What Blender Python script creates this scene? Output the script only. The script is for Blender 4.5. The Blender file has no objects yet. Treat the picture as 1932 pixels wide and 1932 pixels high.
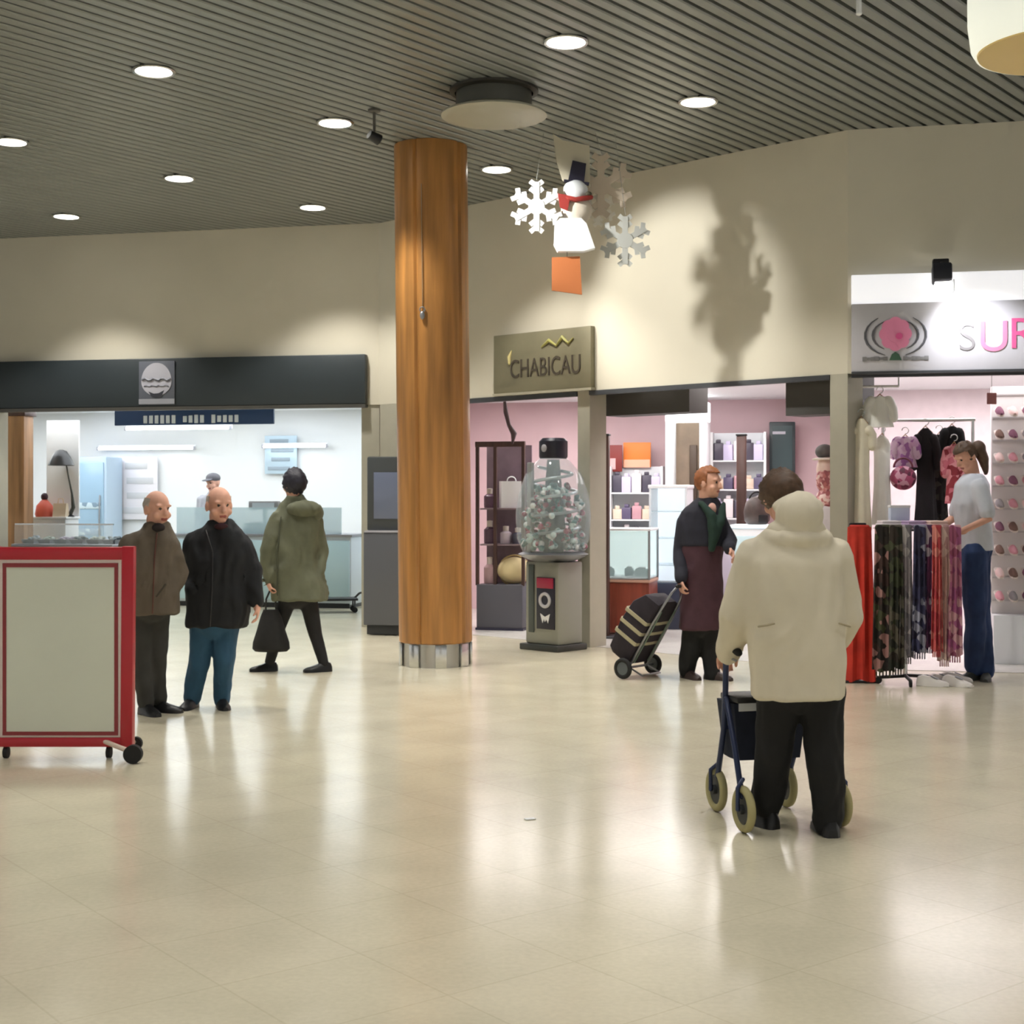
import bpy, bmesh, math, random
from mathutils import Vector, Matrix, noise as mnoise
random.seed(7)
PI = math.pi
S = bpy.context.scene
C = S.collection
# ------------------------------------------------------------------ camera, world, exposure
F, H, HOR, HC = 2700.0, 1.5, 935.0, 4.6          # focal length in pixels, eye height, horizon row, ceiling height
cd = bpy.data.cameras.new('camera'); cam = bpy.data.objects.new('camera', cd); C.objects.link(cam)
cd.sensor_width = 36; cd.lens = 36 * F / 1932; cd.shift_y = -(966 - HOR) / 1932
cam.location = (0, 0, H); cam.rotation_euler = (PI / 2, 0, 0); cd.clip_end = 200
S.camera = cam
S.view_settings.view_transform = 'Standard'; S.view_settings.look = 'None'
S.view_settings.gamma = 1; S.view_settings.use_curve_mapping = False
S.view_settings.exposure = 0.55
S.cycles.use_denoising = True; S.cycles.max_bounces = 5; S.cycles.diffuse_bounces = 3; S.cycles.glossy_bounces = 3; S.cycles.transmission_bounces = 3; S.cycles.transparent_max_bounces = 10
S.cycles.use_adaptive_sampling = True; S.cycles.adaptive_threshold = .12; S.cycles.adaptive_min_samples = 10
S.cycles.sample_clamp_indirect = 6; S.cycles.caustics_reflective = False; S.cycles.caustics_refractive = False
S.cycles.filter_width = 2.2
w = bpy.data.worlds.new('hall_light'); S.world = w; w.use_nodes = True
w.node_tree.nodes['Background'].inputs[0].default_value = (1.0, 0.98, 0.94, 1)
w.node_tree.nodes['Background'].inputs[1].default_value = 0.5
DOWN_W, DOWN_HALF = 105, 47                       # downlight power and cone half-angle
def light(name, typ, loc, power, col=(1, 1, 1), target=None, parent=None, **k):
    d = bpy.data.lights.new(name, typ); d.energy = power; d.color = col
    for a, b in k.items(): setattr(d, a, b)
    o = bpy.data.objects.new(name, d); C.objects.link(o); o.location = loc
    if target is not None:
        o.rotation_euler = (Vector(target) - Vector(loc)).to_track_quat('-Z', 'Y').to_euler()
    if parent: o.parent = parent
    return o
def P(px, py, Y): return Vector(((px - 966) / F * Y, Y, H - (py - HOR) / F * Y))
def XY(px, Y): return (px - 966) / F * Y
# mall frame: e1 runs along the left and right shopfronts, e2 goes back into the shops
E1 = Vector((.9786, -.2058, 0)); E2 = Vector((.2058, .9786, 0)); C1 = Vector((-1.514, 16.28, 0)); ANG = math.atan2(-.2058, .9786)
U2, V2 = 5.12, -3.16
def M(u, v, z=0): return C1 + E1 * u + E2 * v + Vector((0, 0, z))
C2 = M(U2, V2); W = (C2 - C1).normalized(); WN = Vector((W.y, -W.x, 0)); WANG = math.atan2(W.y, W.x)   # WN faces the camera
def on_line(px, A, d):            # distance along the line A + s d seen in column px
    k = (px - 966) / F
    return (k * A.y - A.x) / (d.x - k * d.y)
def uL(px): return on_line(px, C1, E1)
def sW(px): return on_line(px, C1, W)
def uR(px): return on_line(px, C2, E1) + U2
# hall downlights beyond the frame (the visible ones are built further down with their fixtures)
GA, GB, G0 = Vector((1.13, 1.44, 0)), Vector((-1.79, 2.09, 0)), Vector((.369, 9.755, 0))
for i in range(-14, 8):
    for j in range(-8, 8):
        p = G0 + GA * i + GB * j
        if -3.5 < p.y < 8.9 and -7 < p.x < 5.5:
            light('hall_downlight', 'SPOT', (p.x, p.y, HC - .02), DOWN_W, (1, .965, .90), spot_size=math.radians(2 * DOWN_HALF), spot_blend=.5, shadow_soft_size=.3)
# shop lighting (unseen area lights added inside each shop)
def shop_light(u, v, z, sx, sy, power, col):
    o = light('shop_area_light', 'AREA', M(u, v, z), power, col, shape='RECTANGLE', size=sx, size_y=sy); o.rotation_euler = (0, 0, ANG)
shop_light(-2.6, 3.6, 2.83, 5.0, 3.6, 92, (.88, .95, 1)); shop_light(-4.6, 1.3, 2.83, 2.6, 1.2, 26, (.92, .96, 1)); shop_light(-6.8, 3.6, 2.83, 2, 3, 60, (.9, .95, 1))  # the second one is added to brighten the side shelf's back panel
shop_light(2.6, .9, 2.68, 4.0, 1.6, 95, (1, .95, .93)); shop_light(3.8, -1.2, 2.68, 1.2, 1.2, 30, (1, .95, .93))
shop_light(7.3, -.8, 2.68, 3.6, 3.4, 105, (1, .95, .96))

# ------------------------------------------------------------------ materials
def lin(c): return tuple((x / 255 / 12.92) if x / 255 <= .04045 else ((x / 255 + .055) / 1.055) ** 2.4 for x in c)
_m = {}
def mat(name, rgb, rough=.6, metal=0, vary=0, scale=8, bump=0, emit=None, trans=0, alpha=1, pattern=None, coat=0, stretch=None):
    if name in _m: return _m[name]
    m = bpy.data.materials.new(name); m.use_nodes = True; nt = m.node_tree; b = nt.nodes['Principled BSDF']; _m[name] = m
    c = lin(rgb); b.inputs['Base Color'].default_value = (*c, 1); b.inputs['Roughness'].default_value = rough; b.inputs['Metallic'].default_value = metal
    if emit: b.inputs['Emission Color'].default_value = (*lin(emit[0]), 1); b.inputs['Emission Strength'].default_value = emit[1]
    if trans: b.inputs['Transmission Weight'].default_value = trans; b.inputs['IOR'].default_value = 1.1
    if alpha < 1: b.inputs['Alpha'].default_value = alpha
    if coat: b.inputs['Coat Weight'].default_value = coat; b.inputs['Coat Roughness'].default_value = .12
    if vary or bump or pattern:
        tc = nt.nodes.new('ShaderNodeTexCoord'); mp = nt.nodes.new('ShaderNodeMapping'); nt.links.new(tc.outputs['Object'], mp.inputs[0])
        if stretch: mp.inputs['Scale'].default_value = stretch
        n = nt.nodes.new('ShaderNodeTexNoise'); n.inputs['Scale'].default_value = scale; n.inputs['Detail'].default_value = 5; nt.links.new(mp.outputs[0], n.inputs[0])
        if vary:
            r = nt.nodes.new('ShaderNodeValToRGB'); r.color_ramp.elements[0].position = .3; r.color_ramp.elements[1].position = .7
            r.color_ramp.elements[0].color = (*[x * (1 - vary) for x in c], 1); r.color_ramp.elements[1].color = (*[min(1, x * (1 + vary)) for x in c], 1)
            nt.links.new(n.outputs['Fac'], r.inputs[0]); nt.links.new(r.outputs[0], b.inputs['Base Color'])
        if pattern:
            v = nt.nodes.new('ShaderNodeTexVoronoi'); v.inputs['Scale'].default_value = scale; nt.links.new(mp.outputs[0], v.inputs[0])
            r = nt.nodes.new('ShaderNodeValToRGB'); r.color_ramp.interpolation = 'CONSTANT'
            while len(r.color_ramp.elements) < len(pattern): r.color_ramp.elements.new(.5)
            for i, q in enumerate(pattern): r.color_ramp.elements[i].position = i / len(pattern); r.color_ramp.elements[i].color = (*lin(q), 1)
            sp = nt.nodes.new('ShaderNodeSeparateColor'); nt.links.new(v.outputs['Color'], sp.inputs[0]); nt.links.new(sp.outputs[0], r.inputs[0]); nt.links.new(r.outputs[0], b.inputs['Base Color'])
        if bump:
            bp = nt.nodes.new('ShaderNodeBump'); bp.inputs['Strength'].default_value = bump; bp.inputs['Distance'].default_value = .01
            nt.links.new(n.outputs['Fac'], bp.inputs['Height']); nt.links.new(bp.outputs[0], b.inputs['Normal'])
    return m
def floor_mat(name, rgb, rough):
    m = mat(name, rgb, rough, vary=.07, scale=2.2)
    nt = m.node_tree; b = nt.nodes['Principled BSDF']; src = b.inputs['Base Color'].links[0].from_socket
    tc = [n for n in nt.nodes if n.type == 'TEX_COORD'][0]
    mp = nt.nodes.new('ShaderNodeMapping'); mp.inputs['Rotation'].default_value = (0, 0, math.atan2(.787, .617)); nt.links.new(tc.outputs['Object'], mp.inputs[0])
    bk = nt.nodes.new('ShaderNodeTexBrick'); bk.offset = 0; bk.inputs['Scale'].default_value = 1; bk.inputs['Brick Width'].default_value = .5; bk.inputs['Row Height'].default_value = .5
    bk.inputs['Mortar Size'].default_value = .004; bk.inputs['Color1'].default_value = (1, 1, 1, 1); bk.inputs['Color2'].default_value = (.97, .975, .965, 1); bk.inputs['Mortar'].default_value = (.90, .89, .87, 1)
    nt.links.new(mp.outputs[0], bk.inputs[0])
    fine = nt.nodes.new('ShaderNodeTexNoise'); fine.inputs['Scale'].default_value = 45; fine.inputs['Detail'].default_value = 3; nt.links.new(tc.outputs['Object'], fine.inputs[0])
    fr = nt.nodes.new('ShaderNodeMapRange'); fr.inputs[3].default_value = .88; fr.inputs[4].default_value = 1.08; nt.links.new(fine.outputs['Fac'], fr.inputs[0])
    mx = nt.nodes.new('ShaderNodeMix'); mx.data_type = 'RGBA'; mx.blend_type = 'MULTIPLY'; mx.inputs[0].default_value = 1
    nt.links.new(src, mx.inputs[6]); nt.links.new(bk.outputs[0], mx.inputs[7])
    m2 = nt.nodes.new('ShaderNodeMix'); m2.data_type = 'RGBA'; m2.blend_type = 'MULTIPLY'; m2.inputs[0].default_value = 1
    nt.links.new(mx.outputs[2], m2.inputs[6]); nt.links.new(fr.outputs[0], m2.inputs[7]); nt.links.new(m2.outputs[2], b.inputs['Base Color'])
    nb = nt.nodes.new('ShaderNodeTexNoise'); nb.inputs['Scale'].default_value = 14; nt.links.new(tc.outputs['Object'], nb.inputs[0])
    bp = nt.nodes.new('ShaderNodeBump'); bp.inputs['Strength'].default_value = .06; bp.inputs['Distance'].default_value = .004; nt.links.new(nb.outputs['Fac'], bp.inputs['Height']); nt.links.new(bp.outputs[0], b.inputs['Normal'])
    return m
def wood_mat(name, rgb, rough=.4):
    m = mat(name, rgb, rough, vary=.30, scale=3.0, stretch=(5, 5, .35), bump=.02)
    return m
FLOOR = floor_mat('cream floor', (210, 202, 179), .18)
SHOPFLOOR = floor_mat('pale shop floor', (214, 210, 205), .22)
WALL = mat('cream wall paint', (212, 206, 188), .8, vary=.03, scale=1.2)
PIER = mat('grey pier paint', (176, 172, 156), .7, vary=.03)
SLAT = mat('grey slat', (134, 138, 134), .32, vary=.03, scale=3)
VOID = mat('dark void', (34, 34, 33), .9)
WHITE = mat('white paint', (232, 234, 236), .5); WHITEM = mat('white melamine', (226, 230, 234), .35)
PINKW = mat('pink wall paint', (205, 178, 182), .7, vary=.05, scale=2)
WOOD = wood_mat('column wood', (166, 116, 60), .38); DWOOD = wood_mat('dark wood', (70, 46, 40), .4); RWOOD = wood_mat('red wood', (128, 58, 40), .4); PWOOD = wood_mat('post wood', (168, 126, 88), .5)
CHROME = mat('brushed steel', (200, 200, 198), .25, 1); STEEL = mat('grey steel', (150, 152, 156), .4, .8)
BLACK = mat('black plastic', (20, 20, 22), .45); RUBBER = mat('black rubber', (26, 26, 26), .8); DGREY = mat('dark grey panel', (62, 64, 68), .5, vary=.05); CHAR = mat('charcoal fascia', (46, 54, 58), .45, vary=.08, scale=1.5)
MGREY = mat('mid grey panel', (120, 120, 122), .5); LGREY = mat('light grey', (178, 178, 188), .45)
GLASS = mat('clear glass', (235, 245, 248), .03, alpha=.16); GLASSB = mat('pale blue glass', (196, 222, 230), .08, alpha=.55)
RED = mat('red enamel', (178, 34, 48), .35); NAVY = mat('navy', (26, 34, 70), .5); ORANGE = mat('orange', (232, 128, 52), .5)
LAMP = mat('lamp lens', (255, 255, 255), .4, emit=((255, 252, 244), 9)); TUBE = mat('fluorescent tube', (255, 255, 255), .4, emit=((240, 248, 255), 5))

# ------------------------------------------------------------------ mesh helpers
class MB:
    def __init__(s): s.bm = bmesh.new()
    def box(s, c, d, rz=0, bev=0, rot=None):
        g = bmesh.ops.create_cube(s.bm, size=1); R = rot if rot is not None else Matrix.Rotation(rz, 3, 'Z')
        if bev:
            for v in g['verts']: v.co = Vector((v.co.x * d[0], v.co.y * d[1], v.co.z * d[2]))
            es = list({e for v in g['verts'] for e in v.link_edges})
            r = bmesh.ops.bevel(s.bm, geom=es, offset=bev, segments=2, affect='EDGES', profile=.5)
            vs = set(r['verts']) | {v for f in r['faces'] for v in f.verts}
            vs |= {v for v in g['verts'] if v.is_valid}
            for v in vs: v.co = R @ v.co + Vector(c)
        else:
            for v in g['verts']: v.co = R @ Vector((v.co.x * d[0], v.co.y * d[1], v.co.z * d[2])) + Vector(c)
        return s
    def span(s, a, b, **k):
        a, b = Vector(a), Vector(b); return s.box((a + b) / 2, [abs(b[i] - a[i]) for i in range(3)], **k)
    def loft(s, rings, cap=True, closed=True):
        L = [[s.bm.verts.new(p) for p in r] for r in rings]; n = len(L[0])
        for a, b in zip(L, L[1:]):
            for i in range(n if closed else n - 1):
                j = (i + 1) % n
                try: s.bm.faces.new((a[i], a[j], b[j], b[i]))
                except ValueError: pass
        if cap and closed:
            for r in (L[0][::-1], L[-1]):
                try: s.bm.faces.new(r)
                except ValueError: pass
        return s
    def tube(s, pts, rad, n=10, caps=True):
        pts = [Vector(p) for p in pts]
        if not isinstance(rad, (list, tuple)): rad = [rad] * len(pts)
        rings = []; t0 = (pts[1] - pts[0]).normalized(); up = Vector((0, 0, 1)) if abs(t0.z) < .9 else Vector((1, 0, 0)); x = t0.cross(up).normalized()
        N = len(pts)
        def ring(c, r, t, x): y = t.cross(x); return [c + (x * math.cos(2 * PI * k / n) + y * math.sin(2 * PI * k / n)) * r for k in range(n)]
        for i in range(N):
            t = (pts[min(i + 1, N - 1)] - pts[max(i - 1, 0)]).normalized(); x = (x - t * x.dot(t)).normalized()
            if i == 0 and caps:
                for a in (75, 40): rings.append(ring(pts[0] - t * rad[0] * math.sin(math.radians(a)), rad[0] * math.cos(math.radians(a)), t, x))
            rings.append(ring(pts[i], rad[i], t, x))
            if i == N - 1 and caps:
                for a in (40, 75): rings.append(ring(pts[i] + t * rad[i] * math.sin(math.radians(a)), rad[i] * math.cos(math.radians(a)), t, x))
        return s.loft(rings)
    def rod(s, a, b, r, n=10): return s.tube([a, b], r, n, caps=False)
    def lathe(s, prof, c=(0, 0, 0), n=32, sx=1, sy=1):
        c = Vector(c); return s.loft([[c + Vector((r * sx * math.cos(2 * PI * k / n), r * sy * math.sin(2 * PI * k / n), z)) for k in range(n)] for r, z in prof])
    def disc(s, c, r, t, axis='Y', n=24):   # a short cylinder centred at c
        c = Vector(c); o = []
        for d in (-t / 2, t / 2):
            o.append([c + (Vector((math.cos(2 * PI * k / n) * r, d, math.sin(2 * PI * k / n) * r)) if axis == 'Y' else Vector((d, math.cos(2 * PI * k / n) * r, math.sin(2 * PI * k / n) * r)) if axis == 'X' else Vector((math.cos(2 * PI * k / n) * r, math.sin(2 * PI * k / n) * r, d))) for k in range(n)])
        return s.loft(o)
    def ell(s, c, r, R=None, seg=20):
        g = bmesh.ops.create_uvsphere(s.bm, u_segments=seg, v_segments=max(8, seg * 2 // 3), radius=1)
        if not isinstance(r, (list, tuple)): r = (r, r, r)
        for v in g['verts']:
            p = Vector((v.co.x * r[0], v.co.y * r[1], v.co.z * r[2])); v.co = (R @ p if R is not None else p) + Vector(c)
        return s
    def torus(s, c, R, r, axis='X', n=28, m=10, a0=0, a1=2 * PI):
        c = Vector(c); full = abs(a1 - a0 - 2 * PI) < 1e-6; pts = []
        N = n if full else n + 1; L = []
        for i in range(N):
            a = a0 + (a1 - a0) * i / n; ring = []
            for k in range(m):
                b = 2 * PI * k / m; q = R + r * math.cos(b); h = r * math.sin(b)
                v = (h, q * math.cos(a), q * math.sin(a)) if axis == 'X' else (q * math.cos(a), h, q * math.sin(a)) if axis == 'Y' else (q * math.cos(a), q * math.sin(a), h)
                ring.append(c + Vector(v))
            L.append(ring)
        if full: L.append(L[0])
        vs = [[s.bm.verts.new(p) for p in r] for r in (L[:-1] if full else L)]
        if full: vs.append(vs[0])
        for a, b in zip(vs, vs[1:]):
            for k in range(m): s.bm.faces.new((a[k], a[(k + 1) % m], b[(k + 1) % m], b[k]))
        return s
    def prism(s, poly, y0, y1):             # polygon in x,z thickened along y
        return s.loft([[Vector((x, y0, z)) for x, z in poly], [Vector((x, y1, z)) for x, z in poly]])
    def mesh(s, name, smooth=40):
        bmesh.ops.recalc_face_normals(s.bm, faces=s.bm.faces[:]); me = bpy.data.meshes.new(name); s.bm.to_mesh(me); s.bm.free()
        if smooth:
            for p in me.polygons: p.use_smooth = True
            try: me.set_sharp_from_angle(angle=math.radians(smooth))
            except Exception: pass
        return me
    def build(s, name, m, parent=None, label=None, smooth=40):
        o = bpy.data.objects.new(name, s.mesh(name, smooth)); C.objects.link(o)
        o.data.materials.append(m)
        if parent: o.parent = parent
        if label: o['label'] = label
        return o
def tag(o, label, cat, group=None):
    o['label'] = label; o['category'] = cat
    if group: o['group'] = group
    return o
def thing(name, label, cat, loc=(0, 0, 0), rz=0, group=None):
    o = bpy.data.objects.new(name, None); C.objects.link(o); o.location = loc; o.rotation_euler = (0, 0, rz); o.empty_display_size = .2
    return tag(o, label, cat, group)
def structure(name, mb, m):
    o = mb.build(name, m, smooth=30); o['kind'] = 'structure'; return o
def bake(mb, voxel, smooth=4, fold=0, fscale=6):
    """union of the closed shapes in mb as ONE continuous smooth surface"""
    o = bpy.data.objects.new('bake', mb.mesh('bake', 0)); C.objects.link(o)
    r = o.modifiers.new('r', 'REMESH'); r.mode = 'VOXEL'; r.voxel_size = voxel
    k = o.modifiers.new('s', 'SMOOTH'); k.iterations = smooth; k.factor = .5
    dg = bpy.context.evaluated_depsgraph_get(); me = bpy.data.meshes.new_from_object(o.evaluated_get(dg)); old = o.data
    bpy.data.objects.remove(o); bpy.data.meshes.remove(old)
    if fold:
        for v in me.vertices:
            p = v.co; d = mnoise.noise(Vector((p.x * fscale, p.y * fscale, p.z * fscale * .45))) + .5 * mnoise.noise(Vector((p.x * fscale * 2.6, p.y * fscale * 2.6, p.z * fscale * 1.3))) + .8 * mnoise.noise(Vector((p.x * 17 + 3 * mnoise.noise(p * 3), p.y * 17, p.z * 3.0)))
            v.co = p + v.normal * d * fold
    for p in me.polygons: p.use_smooth = True
    return me
def solid(name, me, mats, parent):
    me.name = name; me.materials.clear()
    for m in (mats if isinstance(mats, (list, tuple)) else [mats]): me.materials.append(m)
    o = bpy.data.objects.new(name, me); C.objects.link(o); o.parent = parent; return o
def dup(root, loc, rz=None, label=None):
    r = root.copy(); C.objects.link(r); r.location = loc
    if rz is not None: r.rotation_euler = (0, 0, rz)
    if label: r['label'] = label
    for ch in list(root.children):
        c = ch.copy(); C.objects.link(c); c.parent = r
        for g in ch.children: d = g.copy(); C.objects.link(d); d.parent = c
    return r
def text(s, size, m, parent, loc, rz=0, name='lettering', ext=.004, align='CENTER', label=None, sx=1, off=0):
    cu = bpy.data.curves.new('t', 'FONT'); cu.body = s; cu.size = size; cu.extrude = ext; cu.align_x = align; cu.align_y = 'CENTER'; cu.offset = off
    t = bpy.data.objects.new('t', cu); C.objects.link(t)
    me = bpy.data.meshes.new_from_object(t.evaluated_get(bpy.context.evaluated_depsgraph_get())); bpy.data.objects.remove(t)
    R = Matrix.Rotation(PI / 2, 4, 'X')
    me.transform(R @ Matrix.Diagonal((sx, 1, 1, 1))); me.materials.clear(); me.materials.append(m); me.name = name
    o = bpy.data.objects.new(name, me); C.objects.link(o); o.parent = parent; o.location = loc; o.rotation_euler = (0, 0, rz)
    if label: o['label'] = label
    return o

# ------------------------------------------------------------------ the room shell
structure('floor', MB().span((-16, -7, -.12), (13, 26, 0)), FLOOR)
m = MB()                                                     # shop floors: one thin slab per shop
for poly in ([M(.1, .1), M(U2 - .05, V2 + .1), M(U2 - .05, 2.8), M(.1, 2.8)], [M(U2 + .1, V2 + .25), M(10.4, V2 + .25), M(10.4, 1.5), M(U2 + .1, 1.5)]):
    m.loft([[p + Vector((0, 0, .001)) for p in poly], [p + Vector((0, 0, .004)) for p in poly]])
structure('floor.001', m, SHOPFLOOR)
# slatted ceiling: every slat runs along GA
ga = GA.normalized(); gn = Vector((-ga.y, ga.x, 0)); m = MB(); k = -120
for k in range(-92, 150):
    c = gn * (k * .125); a = c + ga * -9; b = c + ga * 26
    prof = [(-.046, .035), (-.046, .008), (-.036, 0), (.036, 0), (.046, .008), (.046, .035)]
    m.loft([[p + gn * x + Vector((0, 0, HC + z)) for x, z in prof] for p in (a, b)])
m.build('ceiling', SLAT, smooth=20)['kind'] = 'structure'
structure('ceiling.001', MB().span((-22, -12, HC + .06), (22, 32, HC + .12)), VOID)
T = .25; LINT = 2.535
def wall_piece(m, a, b, z0, z1, t=T, back=None):             # a, b on the front line; thickness goes back
    d = (b - a).normalized(); n = back if back is not None else Vector((-d.y, d.x, 0))
    m.loft([[Vector((q.x, q.y, z)) for q in (a, b, b + n * t, a + n * t)] for z in (z0, z1)]); return m
# left wall: header over the open shopfront and the pier beside the corner
m = MB(); wall_piece(m, M(-12, 0), M(0, 0), LINT, HC); structure('wall_left', m, WALL)
m = MB(); wall_piece(m, M(uL(681), .02), M(0, .02), 0, LINT - .001); structure('wall_left.001', m, PIER)
m = MB(); wall_piece(m, M(-12, .02), M(uL(-8), .02), 0, LINT - .001); structure('wall_left.002', m, PIER)
# angled wall
sw = lambda px: C1 + W * sW(px)
m = MB(); wall_piece(m, C1, C2, LINT, HC); structure('wall_middle', m, WALL)
for k, (a, c) in enumerate(((C1 + W * .02, sw(800)), (sw(1090), sw(1113)), (sw(1566), C2))): structure('wall_middle.%03d' % (k + 1), wall_piece(MB(), a, c, 0, LINT - .001), PIER)
m = MB(); wall_piece(m, C2, M(12, V2), LINT, HC); structure('wall_right', m, WALL)
# shop partitions, back walls, shop ceilings
for a, c, z, th in ((M(-12, 6), M(-.0, 6), 2.95, .1), (M(-.12, .27), M(-.12, 6.1), 2.95, .08), (M(-9.2, .3), M(-9.2, 6.1), 2.95, .08)): structure('wall_back', wall_piece(MB(), a, c, 0, z, th), WHITE)
for a, c, z, th in ((M(0, 2.8), M(U2, 2.8), 2.95, .1), (M(.06, .3), M(.06, 2.9), 2.95, .08), (M(U2 - .03, V2 + .3), M(U2 - .03, 2.9), 2.95, .03)): structure('wall_back', wall_piece(MB(), a, c, 0, z, th), PINKW)
for a, c, z, th in ((M(U2 + .05, 1.5), M(12, 1.5), 2.95, .1), (M(U2 + .06, V2 + .3), M(U2 + .06, 1.6), 2.95, .05), (M(10.5, V2 + .3), M(10.5, 1.6), 2.95, .08)): structure('wall_back', wall_piece(MB(), a, c, 0, z, th), mat('rose white paint', (226, 212, 214), .6, vary=.04))
for poly in ([M(-11, .26), M(-.1, .26), M(-.1, 6.1), M(-11, 6.1)], [M(.25, .1), M(U2, V2 + .3), M(U2, 2.9), M(.25, 2.9)], [M(U2 + .1, V2 + .26), M(11, V2 + .26), M(11, 1.6), M(U2 + .1, 1.6)]):
    structure('ceiling', MB().loft([[p + Vector((0, 0, z)) for p in poly] for z in (2.86 if poly[0].x < -5 else 2.72, 2.95)]), WHITE)
# dark lintel trims under the headers and the shutter housings inside the perfume shop
m = MB(); wall_piece(m, sw(800) + WN * .015, sw(1090) + WN * .015, LINT - .05, LINT - .002, .06); wall_piece(m, sw(1113) + WN * .015, sw(1566) + WN * .015, LINT - .045, LINT - .002, .06); wall_piece(m, M(U2 + .03, V2 - .012), M(10.5, V2 - .012), LINT - .035, LINT - .002, .06); structure('trim_1', m, DGREY)
m = MB(); back = -WN
def inset(px, d): return sw(px) - WN * d
m2 = MB(); wall_piece(m2, inset(1100, .32), inset(1262, .32), 2.30, 2.7, .3); wall_piece(m2, inset(1445, .32), inset(1580, .32), 2.22, 2.7, .3); structure('trim_2', m2, mat('dark shutter box', (70, 68, 66), .6))
# ------------------------------------------------------------------ ceiling fixtures
def downlight(px, py, label):
    Y = (HC - H) * F / (HOR - py); t = thing('downlight', label, 'ceiling light', (XY(px, Y), Y, HC), 0, 'recessed round downlights in the slatted ceiling')
    MB().lathe([(.155, 0), (.158, -.012), (.15, -.02), (.132, -.016), (.13, 0)], n=36).build('trim_ring', CHROME, t)
    MB().lathe([(.13, -.006), (.13, -.012), (.09, -.02), (.02, -.023)], n=36).build('lens', LAMP, t)
    l = light('lamp', 'SPOT', (0, 0, -.05), DOWN_W * 1.7, (1, .965, .90), parent=t, spot_size=math.radians(2 * DOWN_HALF + 6), spot_blend=.5, shadow_soft_size=.1)
    return t
for px, py, lb in ((1068, 77, 'largest round downlight, right of the hanging ceiling diffuser near the top edge'), (1317, 190, 'round downlight farthest right, above the bright part of the angled wall'),
                   (937, 318, 'round downlight between the wooden column top and the snowman decoration'), (632, 230, 'round downlight beside the small black ceiling spotlight, left of the column'),
                   (290, 132, 'round downlight on the upper left, nearest to the viewer on that side'), (20, 266, 'round downlight cut by the left edge of the picture'),
                   (338, 335, 'round downlight in the middle of the left ceiling, inside the bluish sheen'), (590, 390, 'round downlight closest to the wall above the charcoal fascia, left of column top'),
                   (125, 407, 'round downlight lowest in the picture, above the far left wall')): downlight(px, py, lb)
# ceiling air diffuser
Y = 10.94; t = thing('ceiling_diffuser', 'round grey air diffuser hanging from the ceiling in front of the column', 'air vent', (XY(932, Y), Y, HC))
MB().lathe([(.34, 0), (.34, -.02), (.30, -.03), (.30, 0)], n=40).build('collar', mat('dark duct', (66, 64, 58), .5, .3), t)
MB().lathe([(.29, 0), (.29, -.15), (.27, -.15), (.27, 0)], n=40).build('neck', mat('duct grey', (96, 96, 90), .45, .5), t)
MB().lathe([(.30, -.145), (.40, -.185), (.405, -.20), (.36, -.215), (.22, -.222), (.01, -.225)], n=40).build('disc', mat('diffuser plate', (168, 166, 150), .4), t)
# small black wall-washing spotlight near the column
LP = Vector((XY(706, 11.5), 11.5, HC)); aim = Vector((1.55, 13.36, 3.2)); dr = (aim - (LP - Vector((0, 0, .22)))).normalized()
t = thing('ceiling_spotlight', 'small black spotlight on the ceiling left of the wooden column', 'spotlight', LP)
MB().lathe([(.05, 0), (.05, -.015), (.012, -.02), (.012, -.18)], n=20).build('mount', mat('spot mount', (90, 88, 82), .5), t)
hd = Vector((0, 0, -.22)); MB().tube([hd - dr * .05, hd + dr * .05], [.035, .045], 16, caps=False).build('lamp_head', BLACK, t)
light('lamp', 'SPOT', hd + dr * .07, 300, (1, .98, .93), target=hd + dr, parent=t, spot_size=math.radians(43), spot_blend=.6, shadow_soft_size=.06)
# white rod at the top edge, drum pendant at the top right
Y = 8.0; t = thing('hanging_rod', 'thin white rod hanging from the slatted ceiling at the top edge', 'rod', (XY(1618, Y), Y, HC))
MB().rod((0, 0, 0), (.008, 0, -.40), .016, 12).build('rod', WHITE, t); MB().lathe([(.04, 0), (.04, -.012), (.018, -.02)], n=20).build('ceiling_cup', WHITE, t); MB().ell((.008, 0, -.405), (.018, .018, .012)).build('end_cap', WHITE, t)
Y = 6.0; t = thing('drum_pendant', 'large white drum lamp with tan underside cut off by the top right corner', 'pendant lamp', (XY(2010, Y), Y, HC))
MB().lathe([(.385, -.60), (.395, -.7), (.392, -1.1), (.378, -1.205), (.36, -1.235), (.35, -1.225), (.37, -1.1), (.37, -.62)], n=48).build('shade', mat('white shade', (236, 238, 226), .5, emit=((244, 246, 232), .42)), t)
MB().lathe([(.355, -1.225), (.35, -1.238), (.1, -1.242), (.01, -1.243)], n=48).build('diffuser', mat('tan diffuser', (196, 170, 110), .5, emit=((196, 170, 110), .12)), t)
MB().rod((0, 0, 0), (0, 0, -.62), .012).build('rod', STEEL, t); MB().lathe([(.37, -.60), (.37, -.615), (.01, -.615)], n=48).build('top_plate', WHITE, t)

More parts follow.
